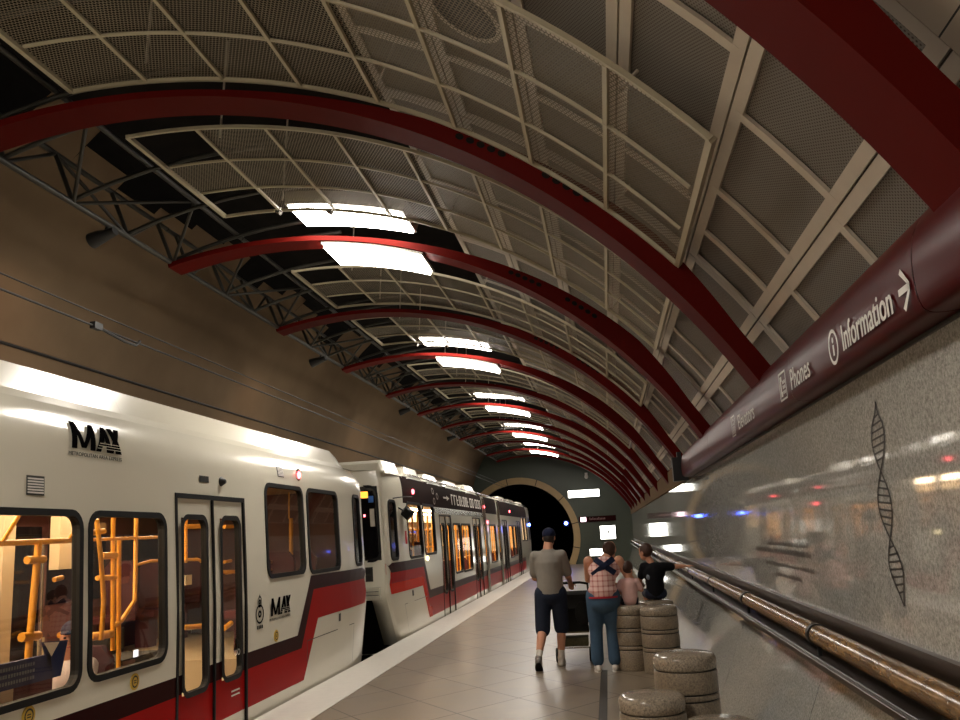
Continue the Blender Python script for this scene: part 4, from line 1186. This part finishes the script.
# ------------------------------------------------------------------ people
def capsule(mb, a, b, ra, rb, n=14):
    a, b = Vector(a), Vector(b); d_ = b - a; L = d_.length
    if L < 1e-6: return
    t = d_ / L; path = []; rs = []
    for q in (-1, -.9, -.7, -.4, 0):
        path.append(a + t * ra * q * .98); rs.append(ra * math.sqrt(max(.0, 1 - (q * .98) ** 2)) + .0005)
    for q in (.25, .5, .75): path.append(a + d_ * q); rs.append(ra + (rb - ra) * q)
    for q in (0, .4, .7, .9, 1): path.append(b + t * rb * q * .98); rs.append(rb * math.sqrt(max(0, 1 - (q * .98) ** 2)) + .0005)
    mb.tube(path, rs, n)
def chain(mb, pts, rs):
    for i in range(len(pts) - 1): capsule(mb, pts[i], pts[i + 1], rs[i], rs[i + 1])
def remesh(mb, name, mat, parent, voxel, smooth=4, origin=None):
    o = mb.build('tmp_' + name, mat)
    r = o.modifiers.new('r', 'REMESH'); r.mode = 'VOXEL'; r.voxel_size = voxel; r.use_smooth_shade = True
    s = o.modifiers.new('s', 'SMOOTH'); s.factor = .5; s.iterations = smooth
    dg = bpy.context.evaluated_depsgraph_get(); dg.update()
    me = bpy.data.meshes.new_from_object(o.evaluated_get(dg)); old = o.data
    bpy.data.objects.remove(o); bpy.data.meshes.remove(old)
    me.name = name; me.materials.clear(); me.materials.append(mat)
    for p in me.polygons: p.use_smooth = True
    ob = bpy.data.objects.new(name, me); COL.objects.link(ob)
    if parent is not None: attach(ob, parent)
    return ob
V = Vector
def hand(mb, wrist, direction, palm_n, k=1.0, curl=.5, side=1):
    """palm, four unequal bent fingers and a thumb leaving the side of the palm"""
    d_ = V(direction).normalized(); nrm = V(palm_n); nrm = (nrm - d_ * nrm.dot(d_)).normalized(); w = d_.cross(nrm) * side
    wr = V(wrist); pe = wr + d_ * .085 * k
    for q in (-.026, -.009, .009, .026): capsule(mb, wr + w * q * .8 * k + d_ * .012 * k, pe + w * q * k, .014 * k, .0125 * k, 8)
    for q, L in ((-.030, .066), (-.010, .078), (.011, .083), (.031, .072)):
        p = pe + w * q * k; dd = d_.copy(); l = L * k
        for j, fr in enumerate((.45, .3, .25)):
            ang = curl * (.5 + j * .45); d2 = (d_ * cos(ang) + nrm * sin(ang)).normalized(); p2 = p + d2 * l * fr
            capsule(mb, p, p2, (.0095 - .0008 * j) * k, (.0088 - .0008 * j) * k, 8); p = p2
    p = wr + w * .028 * k + d_ * .022 * k; p1 = p + (w * .75 + d_ * .6 + nrm * .25).normalized() * .038 * k; p2 = p1 + (w * .2 + d_ + nrm * .45).normalized() * .03 * k
    capsule(mb, p, p1, .0125 * k, .011 * k, 8); capsule(mb, p1, p2, .011 * k, .009 * k, 8)

def head(par, body, c, fwd, k=1.0, up=V((0, 0, 1))):
    """adds skull, jaw, nose and ears to the body mesh; eyes and mouth as children"""
    f = V(fwd).normalized(); u = (up - f * up.dot(f)).normalized(); r = f.cross(u)
    c = V(c); R = Matrix((r, f, u)).transposed()
    body.ell(c + u * .015 * k, (.074 * k, .092 * k, .098 * k), 16, 12, 0, R)
    body.ell(c + f * .03 * k - u * .05 * k, (.055 * k, .062 * k, .068 * k), 14, 10, 0, R)
    body.ell(c + f * .098 * k - u * .018 * k, (.014 * k, .020 * k, .022 * k), 10, 8, 0, R)
    for s_ in (1, -1): body.ell(c + r * .076 * k * s_ - f * .008 * k - u * .01 * k, (.012 * k, .022 * k, .032 * k), 10, 8, 0, R)
    def feats():
        for s_ in (1, -1):
            m = MB(); m.ell(c + f * .081 * k + r * .030 * k * s_ + u * .008 * k, (.013 * k, .008 * k, .008 * k), 10, 6, 0, R); m.build('eye', M['eye'], par)
        m = MB(); m.ell(c + f * .086 * k - u * .062 * k, (.022 * k, .008 * k, .007 * k), 10, 6, 0, R); m.build('mouth', M['lip'], par)
    return R, feats

def shoe(par, ankle, toe_dir, mat, k=1.0, up=V((0, 0, 1)), sole=True):
    f = V(toe_dir).normalized(); u = (up - f * up.dot(f)).normalized(); a = V(ankle)
    m = MB(); hb = a - u * .055 * k
    capsule(m, hb - f * .045 * k, hb + f * .06 * k, .040 * k, .042 * k); capsule(m, hb + f * .06 * k, hb + f * .15 * k - u * .008 * k, .042 * k, .034 * k)
    capsule(m, a + u * .01 * k, hb + f * .01 * k, .045 * k, .045 * k)
    o = remesh(m, 'shoe', mat, par, .008, 3)
    r = f.cross(u); m = MB(); n = 20; b = hb - u * .036 * k + f * .045 * k
    P = [b + f * .145 * k * cos(2 * PI * i / n) + r * .045 * k * sin(2 * PI * i / n) for i in range(n)]
    m.add([p for p in P] + [p - u * .014 * k for p in P], [(i, (i + 1) % n, n + (i + 1) % n, n + i) for i in range(n)] + [tuple(range(n)), tuple(range(2 * n - 1, n - 1, -1))])
    m.build('shoe_sole', M['rubber'] if mat is not M['shoewhite'] else M['sock'], o)
    return o

# --- man in grey tee walking away
px, py = -.80, 11.6
man = thing('person', 'man in grey tee, dark cap and denim shorts walking away pushing a stroller', 'person', (px, py, 0))
hipL, hipR = V((px - .10, py, .92)), V((px + .10, py + .01, .92))
kneeL, kneeR = V((px - .13, py + .03, .50)), V((px + .10, py + .20, .50))
ankL, ankR = V((px - .19, py - .20, .145)), V((px + .07, py + .20, .095))
shL, shR = V((px - .175, py + .02, 1.40)), V((px + .175, py + .02, 1.40))
elL, elR = V((px - .20, py + .13, 1.12)), V((px + .235, py + .12, 1.12))
wrL, wrR = V((px - .02, py + .36, 1.02)), V((px + .25, py + .36, 1.01))
hd = V((px + .025, py + .08, 1.625))
b = MB()
chain(b, [V((px, py, .92)), V((px, py + .01, 1.12)), V((px, py + .01, 1.32))], [.115, .11, .11]); b.ell((px, py + .01, 1.28), (.16, .10, .15)); b.ell((px, py, .93), (.15, .105, .11))
chain(b, [V((px, py + .02, 1.42)), V((px + .01, py + .05, 1.55))], [.075, .058])
for a, e, w in ((shL, elL, wrL), (shR, elR, wrR)): chain(b, [a, e, w], [.058, .043, .028])
for a, e, w in ((hipL, kneeL, ankL), (hipR, kneeR, ankR)): chain(b, [a, e, e + (w - e) * .35, w], [.088, .058, .060, .036])
chain(b, [ankL, ankL + V((0, .12, -.07))], [.034, .03]); chain(b, [ankR, ankR + V((0, .15, -.05))], [.034, .028])
hand(b, wrL, (0.15, .9, -.25), (0, -.2, -1), 1.0, .9, 1); hand(b, wrR, (0, .9, -.25), (0, -.2, -1), 1.0, .9, -1)
R, feats = head(man, b, hd, (.25, 1, -.05))
remesh(b, 'body', M['skin'], man, .009, 3); feats()
m = MB()
for q in range(9): m.ell((px, py + .01, .93 + q * .047), (.178 - .006 * sin(q / 8 * PI) + .006 * q / 8, .150, .075))
m.ell((px, py + .01, 1.31), (.186, .135, .15))
for s_, a, e in ((-1, shL, elL), (1, shR, elR)): chain(m, [a + V((-s_ * .06, 0, -.02)), a, a + (e - a) * .78], [.085, .068, .072])
m.ell((px, py + .03, 1.44), (.10, .09, .06))
remesh(m, 'shirt', M['greytee'], man, .014, 5)
m = MB(); m.ell((px, py, .90), (.178, .138, .12))
for a, e in ((hipL, kneeL), (hipR, kneeR)): chain(m, [a, a + (e - a) * .5, e + (e - a) * .06], [.112, .105, .098])
remesh(m, 'shorts', M['denimdark'], man, .012, 4)
m = MB(); m.ell(hd + V((0, -.01, .005)), (.080, .098, .100), 16, 12, 0, R); m2 = m
remesh(m, 'hair', M['hairdark'], man, .010, 2)
m = MB(); m.ell(hd + V((0, -.005, .045)), (.088, .106, .085), 18, 12, 0, R); 
f = V((.25, 1, -.05)).normalized(); m.ell(hd + f * .12 + V((0, 0, .045)), (.07, .08, .012), 16, 8, 0, R)
remesh(m, 'cap', M['navy'], man, .010, 2)
shoe(man, ankL + V((0, 0, 0)), (0, .72, -.48), M['shoegrey'], 1.05, V((0, .5, .9))); shoe(man, ankR, (.06, 1, 0), M['shoewhite'], 1.05)
for a, e in ((ankL, kneeL), (ankR, kneeR)):
    m = MB(); dd = (e - a).normalized(); capsule(m, a + dd * .02, a + dd * .10, .042, .046); remesh(m, 'sock', M['sock'], man, .009, 2)

# --- woman leaning over the toddler
px, py = -.13, 11.25
wom = thing('person', 'woman in pink checked top with crossed navy straps and blue jeans leaning over a child', 'person', (px, py, 0))
hipL, hipR = V((px - .095, py, .88)), V((px + .095, py + .01, .88))
kneeL, kneeR = V((px - .115, py + .03, .48)), V((px + .085, py + .04, .48))
ankL, ankR = V((px - .125, py - .02, .095)), V((px + .085, py - .02, .095))
chest = V((px + .04, py + .06, 1.20)); shL, shR = V((px - .15, py + .09, 1.31)), V((px + .23, py + .08, 1.30))
elL, elR = V((px - .17, py + .26, 1.08)), V((px + .37, py + .12, 1.04)); wrL, wrR = V((px + .10, py + .42, 1.02)), V((px + .33, py + .32, .98))
hd = V((px + .135, py + .17, 1.435))
b = MB()
chain(b, [V((px, py, .90)), V((px + .01, py + .02, 1.05)), chest], [.125, .12, .125]); b.ell((px, py - .01, .88), (.165, .13, .12)); b.ell(chest, (.165, .11, .14))
chain(b, [V((px + .045, py + .09, 1.30)), V((px + .11, py + .14, 1.39))], [.07, .052])
for a, e, w in ((shL, elL, wrL), (shR, elR, wrR)): chain(b, [a, e, w], [.062, .047, .029])
for a, e, w in ((hipL, kneeL, ankL), (hipR, kneeR, ankR)): chain(b, [a, e, e + (w - e) * .35, w], [.10, .062, .062, .038])
chain(b, [ankL, ankL + V((0, .14, -.05))], [.034, .028]); chain(b, [ankR, ankR + V((0, .14, -.05))], [.034, .028])
hand(b, wrL, (.75, .5, -.2), (.3, .2, -1), .92, .7, 1); hand(b, wrR, (-.3, .9, .1), (-.9, .2, -.3), .92, .7, -1)
R, feats = head(wom, b, hd, (.35, .9, -.35), .97)
remesh(b, 'body', M['skin'], wom, .009, 3); feats()
m = MB(); chain(m, [V((px, py + .0, .92)), V((px + .01, py + .02, 1.06)), chest], [.165, .16, .165]); m.ell(chest + V((0, 0, -.01)), (.205, .15, .14)); m.ell((px, py - .01, .95), (.188, .158, .09))
remesh(m, 'checked_top', M['plaid'], wom, .012, 5)
m = MB(); n = 36
for i in range(n):
    a, c = 2 * PI * i / n, 2 * PI * (i + 1) / n
    P = lambda t_, k_, z_: V((px + (.194 + k_) * cos(t_), py - .01 + (.164 + k_) * sin(t_), z_))
    q = [P(t_, k_, z_) for t_ in (a, c) for (k_, z_) in ((-.012, .865), (.002, .865), (.002, .885), (-.012, .885))]
    for k in range(4): m.face([q[k], q[(k + 1) % 4], q[4 + (k + 1) % 4], q[4 + k]])
m.build('hem_band', M['hemred'], wom)
# navy straps crossing on the back: ribbons laid over the top
def strap(p0, p1, w=.035):
    m = MB(); pts = []
    for i in range(13):
        u = i / 12; x = p0[0] + (p1[0] - p0[0]) * u; z = p0[1] + (p1[1] - p0[1]) * u
        k = max(0, 1 - ((x - chest.x) / .215) ** 2 - max(0, (abs(z - (chest.z - .01)) - .0) / .19) ** 2 * .55)
        y = chest.y - .158 * math.sqrt(k) - .012; pts.append(V((x, y, z)))
    for a, c in zip(pts, pts[1:]):
        dd = (c - a).normalized(); nn_ = dd.cross(V((0, 1, 0))).normalized() * w
        m.add([a - nn_, a + nn_, c + nn_, c - nn_, a - nn_ + V((0, .02, 0)), a + nn_ + V((0, .02, 0)), c + nn_ + V((0, .02, 0)), c - nn_ + V((0, .02, 0))], [(0, 1, 2, 3), (4, 7, 6, 5), (0, 4, 5, 1), (3, 2, 6, 7), (0, 3, 7, 4), (1, 5, 6, 2)])
    m.build('strap', M['navy'], wom)
cx, cz = chest.x, chest.z
strap((cx - .105, cz + .135), (cx + .135, cz - .045)); strap((cx + .13, cz + .135), (cx - .15, cz - .06))
m = MB(); m.ell((cx, chest.y - .166, cz + .05), (.055, .02, .045)); m.build('strap_patch', M['navy'], wom)
m = MB(); m.ell((px, py - .015, .80), (.195, .163, .13))
for a, e, w in ((hipL, kneeL, ankL), (hipR, kneeR, ankR)): chain(m, [a, a + (e - a) * .5, e, e + (w - e) * .9], [.122, .105, .082, .078])
remesh(m, 'jeans', M['denim'], wom, .012, 4)
m = MB(); m.ell(hd + V((-.015, -.02, .012)), (.084, .098, .10), 16, 12, 0, R); m.ell(hd + V((-.05, -.075, .055)), (.04, .04, .04)); m.ell(hd + V((-.02, -.05, -.04)), (.06, .05, .05))
remesh(m, 'hair', M['hairbrown'], wom, .009, 2)
shoe(wom, ankL, (-.12, 1, 0), M['shoewhite'], .95); shoe(wom, ankR, (.12, 1, 0), M['shoewhite'], .95)

# --- boy in black on the back stool, reaching for the rock core
px, py = .55, 11.95; sz = .752
boy = thing('person', 'boy in black T-shirt sitting on a stool, arm stretched to the wall ledge', 'person', (px, py, sz))
hipL, hipR = V((px - .07, py, sz + .085)), V((px + .07, py, sz + .085))
kneeL, kneeR = V((px - .11, py + .33, sz + .07)), V((px + .05, py + .34, sz + .07)); ankL, ankR = V((px - .11, py + .35, sz - .27)), V((px + .05, py + .36, sz - .27))
shL, shR = V((px - .12, py + .01, sz + .43)), V((px + .13, py + .0, sz + .42)); elL, elR = V((px - .19, py + .12, sz + .25)), V((px + .29, py + .04, sz + .41))
wrL, wrR = V((px - .16, py + .27, sz + .20)), V((px + .41, py + .08, sz + .41)); hd = V((px - .09, py + .02, sz + .62))
b = MB()
chain(b, [V((px, py, sz + .10)), V((px, py, sz + .26)), V((px, py, sz + .36))], [.10, .10, .11]); b.ell((px, py, sz + .34), (.13, .09, .12)); b.ell((px, py, sz + .09), (.12, .10, .088))
chain(b, [V((px - .01, py, sz + .42)), V((px - .05, py + .01, sz + .53))], [.055, .043])
for a, e, w in ((shL, elL, wrL), (shR, elR, wrR)): chain(b, [a, e, w], [.043, .034, .023])
for a, e, w in ((hipL, kneeL, ankL), (hipR, kneeR, ankR)): chain(b, [a, e, e + (w - e) * .3, w], [.068, .046, .044, .03])
hand(b, wrL, (.2, .9, -.2), (0, 0, -1), .8, .5, 1); hand(b, wrR, (.95, .2, .05), (0, .1, -1), .8, .35, -1)
R, feats = head(boy, b, hd, (-.75, .65, -.1), .93)
remesh(b, 'body', M['skin'], boy, .009, 3); feats()
m = MB(); chain(m, [V((px, py, sz + .115)), V((px, py, sz + .26)), V((px, py, sz + .36))], [.118, .122, .128]); m.ell((px, py, sz + .34), (.15, .108, .125))
for s_, a, e in ((-1, shL, elL), (1, shR, elR)): chain(m, [a + V((-s_ * .04, 0, -.01)), a, a + (e - a) * .62], [.07, .06, .056])
remesh(m, 'shirt', M['blacktee'], boy, .011, 4)
m = MB(); m.ell((px - .05, py - .075, sz + .30), (.06, .03, .05)); m.build('shirt_print', plain('grey_blue_print_fabric', srgb(120, 128, 138), .8), boy)
m = MB(); m.ell((px, py, sz + .085), (.128, .108, .083))
for a, e in ((hipL, kneeL), (hipR, kneeR)): chain(m, [a, e], [.078, .062])
remesh(m, 'shorts', M['denimdark'], boy, .011, 3)
m = MB(); m.ell(hd + V((.015, -.015, .022)), (.078, .094, .094), 16, 12, 0, R); remesh(m, 'hair', M['hairbrown'], boy, .008, 2)
for a in (ankL, ankR): shoe(boy, a, (0, 1, -.25), M['shoegrey'], .8)

# --- toddler in pale pink on the stool in front of the woman
px, py = .20, 11.33; sz = .762
tod = thing('person', 'toddler in pale pink top sitting on the stool the woman leans over', 'person', (px, py, sz))
hipL, hipR = V((px - .05, py + .0, sz + .065)), V((px + .05, py, sz + .065)); kneeL, kneeR = V((px - .03, py - .17, sz + .055)), V((px + .09, py - .18, sz + .055)); ankL, ankR = V((px - .03, py - .20, sz - .13)), V((px + .09, py - .22, sz - .13))
kneeL, kneeR = V((px - .08, py + .19, sz + .055)), V((px + .06, py + .2, sz + .055)); ankL, ankR = V((px - .08, py + .215, sz - .14)), V((px + .06, py + .225, sz - .14))
shL, shR = V((px - .085, py + .01, sz + .27)), V((px + .09, py + .01, sz + .27)); elL, elR = V((px - .15, py + .03, sz + .16)), V((px + .15, py + .03, sz + .17)); wrL, wrR = V((px - .10, py + .13, sz + .13)), V((px + .12, py + .13, sz + .17)); hd = V((px + .0, py + .02, sz + .43))
b = MB(); chain(b, [V((px, py, sz + .07)), V((px, py, sz + .24))], [.08, .085]); b.ell((px, py, sz + .068), (.09, .08, .066))
chain(b, [V((px, py, sz + .26)), V((px, py + .01, sz + .36))], [.045, .038])
for a, e, w in ((shL, elL, wrL), (shR, elR, wrR)): chain(b, [a, e, w], [.034, .029, .02])
for a, e, w in ((hipL, kneeL, ankL), (hipR, kneeR, ankR)): chain(b, [a, e, w], [.05, .04, .026])
hand(b, wrL, (.2, .9, -.2), (0, 0, -1), .62, .5, 1); hand(b, wrR, (-.2, .9, -.1), (0, 0, -1), .62, .5, -1)
R, feats = head(tod, b, hd, (.6, .8, 0), .82)
remesh(b, 'body', M['skin'], tod, .008, 2); feats()
m = MB(); chain(m, [V((px, py, sz + .08)), V((px, py, sz + .23))], [.10, .102])
for s_, a, e in ((-1, shL, elL), (1, shR, elR)): chain(m, [a + V((-s_ * .03, 0, -.01)), a, a + (e - a) * .7], [.055, .047, .043])
remesh(m, 'shirt', M['pinkwhite'], tod, .01, 3)
m = MB(); m.ell((px, py, sz + .066), (.096, .086, .064))
for a, e, w in ((hipL, kneeL, ankL), (hipR, kneeR, ankR)): chain(m, [a, e, e + (w - e) * .8], [.058, .05, .038])
remesh(m, 'trousers', M['denimdark'], tod, .01, 3)
m = MB(); m.ell(hd + V((0, -.012, .02)), (.068, .08, .082), 16, 12, 0, R); remesh(m, 'hair', M['hairbrown'], tod, .008, 2)
for a in (ankL, ankR): shoe(tod, a, (0, 1, -.2), M['shoewhite'], .58)

# --- seated passenger behind the train window
px, py = -4.19, 6.50; sz = .36
pas = thing('person', 'seated passenger in white shirt and dark cap behind the nearest train window', 'person', (px, py, sz))
hipL, hipR = V((px - .09, py, sz + .10)), V((px + .09, py, sz + .10)); kneeL, kneeR = V((px - .1, py - .40, sz + .08)), V((px + .09, py - .40, sz + .08)); ankL, ankR = V((px - .1, py - .42, .10)), V((px + .09, py - .42, .10))
shL, shR = V((px - .18, py + .0, sz + .53)), V((px + .18, py - .02, sz + .52)); elL, elR = V((px - .22, py - .16, sz + .30)), V((px + .23, py - .14, sz + .33)); wrL, wrR = V((px - .10, py - .36, sz + .26)), V((px + .17, py - .36, sz + .24)); hd = V((px + .03, py - .02, sz + .74))
b = MB(); chain(b, [V((px, py, sz + .12)), V((px, py, sz + .32)), V((px, py, sz + .45))], [.13, .13, .14]); b.ell((px, py, sz + .44), (.17, .11, .14)); b.ell((px, py, sz + .11), (.15, .12, .108))
chain(b, [V((px, py - .01, sz + .53)), V((px + .01, py - .04, sz + .66))], [.066, .054])
for a, e, w in ((shL, elL, wrL), (shR, elR, wrR)): chain(b, [a, e, w], [.05, .04, .026])
for a, e, w in ((hipL, kneeL, ankL), (hipR, kneeR, ankR)): chain(b, [a, e, w], [.085, .058, .036])
hand(b, wrL, (.2, -.9, -.2), (0, 0, -1), .95, .6, 1); hand(b, wrR, (-.2, -.9, -.2), (0, 0, -1), .95, .6, -1)
R, feats = head(pas, b, hd, (.35, -.9, -.05))
remesh(b, 'body', M['skin'], pas, .011, 3); feats()
m = MB(); chain(m, [V((px, py, sz + .13)), V((px, py, sz + .32)), V((px, py, sz + .44))], [.15, .155, .16]); m.ell((px, py, sz + .43), (.19, .13, .145))
for s_, a, e, w in ((-1, shL, elL, wrL), (1, shR, elR, wrR)): chain(m, [a + V((-s_ * .05, 0, -.01)), a, e, e + (w - e) * .75], [.08, .072, .06, .048])
remesh(m, 'shirt', M['whiteshirt'], pas, .014, 4)
m = MB(); m.ell((px, py, sz + .11), (.16, .13, .105))
for a, e, w in ((hipL, kneeL, ankL), (hipR, kneeR, ankR)): chain(m, [a, e, e + (w - e) * .9], [.095, .075, .06])
remesh(m, 'trousers', M['navy'], pas, .014, 3)
m = MB(); m.ell(hd + V((-.005, .015, .015)), (.079, .095, .098), 16, 12, 0, R); remesh(m, 'hair', M['hairdark'], pas, .01, 2)
m = MB(); m.ell(hd + V((0, .01, .05)), (.086, .104, .078), 16, 12, 0, R); f = V((.35, -.9, -.05)).normalized(); m.ell(hd + f * .12 + V((0, 0, .05)), (.065, .075, .012), 14, 8, 0, R); remesh(m, 'cap', M['navy'], pas, .01, 2)
for a in (ankL, ankR): shoe(pas, a, (0, -1, 0), M['shoegrey'], 1.0)

# ------------------------------------------------------------------ stroller pushed by the man
sx, sy = -.55, 12.12
st = thing('stroller', 'dark folding stroller with patterned canopy pushed by the man', 'stroller', (sx, sy, 0))
def tb(path, r, nm, mat): m = MB(); m.tube(path, r, 8); return m.build(nm, M[mat], st)
for s_ in (-1, 1):
    x = sx + s_ * .22
    tb([(x, sy - .13, 1.0), (x, sy - .05, .92), (x, sy + .12, .62), (x, sy + .42, .16)], .013, 'side_tube', 'steel')
    tb([(x, sy + .10, .64), (x, sy - .05, .16)], .012, 'rear_leg', 'chrome')
    tb([(x, sy + .30, .34), (x, sy - .03, .20)], .010, 'brace', 'chrome')
    for yy, R_ in ((sy - .05, .095), (sy + .44, .085)):
        for off in (-.028, .028):
            m = MB(); pts = [(x + off, yy + (R_ - .014) * cos(2 * PI * i / 20), R_ + (R_ - .014) * sin(2 * PI * i / 20)) for i in range(21)]
            m.tube(pts, .014, 8, caps=False); w_ = m.build('wheel', M['rubber'], st)
            m = MB(); m.tube([(x + off - .008, yy, R_), (x + off + .008, yy, R_)], R_ * .7, 16); m.build('wheel_hub', M['chrome'], w_)
        tb([(x - .035, yy, R_), (x + .035, yy, R_)], .009, 'axle', 'steel')
tb([(sx - .22, sy - .13, 1.0), (sx - .12, sy - .15, 1.02), (sx + .12, sy - .15, 1.02), (sx + .22, sy - .13, 1.0)], .016, 'push_handle', 'rubber')
tb([(sx - .22, sy - .05, .18), (sx + .22, sy - .05, .18)], .01, 'cross_tube', 'chrome')
m = MB(); m.prism([(sx - .19, .36), (sx + .19, .36), (sx + .19, .42), (sx - .19, .42)], sy + .02, sy + .36); m.build('seat_pad', M['strollpad'], st)
m = MB(); m.add([(sx - .19, sy + .02, .38), (sx + .19, sy + .02, .38), (sx + .19, sy - .06, .86), (sx - .19, sy - .06, .86), (sx - .19, sy + .06, .38), (sx + .19, sy + .06, .38), (sx + .19, sy - .02, .86), (sx - .19, sy - .02, .86)], [(0, 1, 2, 3), (7, 6, 5, 4), (0, 4, 5, 1), (1, 5, 6, 2), (2, 6, 7, 3), (3, 7, 4, 0)]); m.build('back_rest', M['strollfab'], st)
m = MB()
for i in range(6):
    a, c = rad(5 + 28 * i), rad(5 + 28 * (i + 1))
    if i > 4: break
    P = lambda t_, x, R_=.24: (x, sy + .08 - .26 * cos(t_) * .6, .66 + R_ * sin(t_))
    for k in range(4):
        x0, x1 = sx - .21 + .105 * k, sx - .21 + .105 * (k + 1)
        m.face([P(a, x0), P(a, x1), P(c, x1), P(c, x0)], 0, None, True)
m.build('canopy', M['strollfab'], st)
m = MB(); m.box(sx - .17, sx + .17, sy + .0, sy + .30, .19, .30); m.build('basket', M['strollpad'], st)
m = MB(); m.ell((sx + .13, sy - .12, .62), (.10, .07, .16)); m.build('hanging_bag', M['strollfab'], st)

# ------------------------------------------------------------------ lights and camera
def area(name, loc, rot, sx_, sy_, power, col):
    l = bpy.data.lights.new(name, 'AREA'); l.shape = 'RECTANGLE'; l.size = sx_; l.size_y = sy_; l.energy = power; l.color = col
    o = bpy.data.objects.new(name, l); COL.objects.link(o); o.location = loc; o.rotation_euler = rot; return o
def spot(name, loc, target, power, col, size=70, blend=.8):
    l = bpy.data.lights.new(name, 'SPOT'); l.energy = power; l.color = col; l.spot_size = rad(size); l.spot_blend = blend; l.shadow_soft_size = .06
    o = bpy.data.objects.new(name, l); COL.objects.link(o); o.location = loc
    o.rotation_euler = (V(target) - V(loc)).to_track_quat('-Z', 'Y').to_euler(); return o
for i, k in enumerate((1, 3, 5, 7)):
    y = ribY(k) + 1.95; p = pol(5.80, 104.3)
    spot('truss_spot', (p[0] - .24, y + .03, p[1] - .30), (-7.0, y + .5, 3.6), (15, 9, 7, 6)[i], (1, .55, .28), 100, 1.0)
spot('end_wall_spot', (-1.2, YE - 5, 4.6), (-.6, YE, 1.2), 60, (1, .95, .8), 80, 1)

w = bpy.data.worlds.new('World'); SC.world = w; w.use_nodes = True
bg = w.node_tree.nodes['Background']; bg.inputs[0].default_value = (1, .90, .76, 1); bg.inputs[1].default_value = .15

cam = bpy.data.cameras.new('Camera'); co = bpy.data.objects.new('Camera', cam); COL.objects.link(co)
f_px = 870.0; cam.sensor_width = 36; cam.lens = f_px / 960 * 36; cam.clip_start = .02; cam.clip_end = 200
vpx, vpy, lean = 608 - 480, 528.5 - 360, .0545
F = V((vpx, vpy, f_px)).normalized(); Yv = -(f_px * f_px) / (vpx * lean + vpy)
U = V((lean * Yv, Yv, f_px)).normalized(); U = (U - F * U.dot(F)).normalized()
Rr = F.cross(U)
if Rr.x < 0: Rr = -Rr
# rows: world axes in camera coordinates (x right, y down, z forward)
cx_ = V((Rr.x, F.x, U.x)); cy_ = -V((Rr.y, F.y, U.y)); cz_ = -V((Rr.z, F.z, U.z))
mat = Matrix((cx_, cy_, cz_)).transposed().to_4x4(); mat.translation = V((0, 0, 1.7)); co.matrix_world = mat
SC.camera = co
SC.view_settings.view_transform = 'Standard'; SC.view_settings.look = 'None'; SC.view_settings.gamma = 1; SC.view_settings.use_curve_mapping = False
SC.view_settings.exposure = 0.85
SC.cycles.max_bounces = 8; SC.cycles.transparent_max_bounces = 24; SC.cycles.sample_clamp_indirect = 6; SC.cycles.use_denoising = True
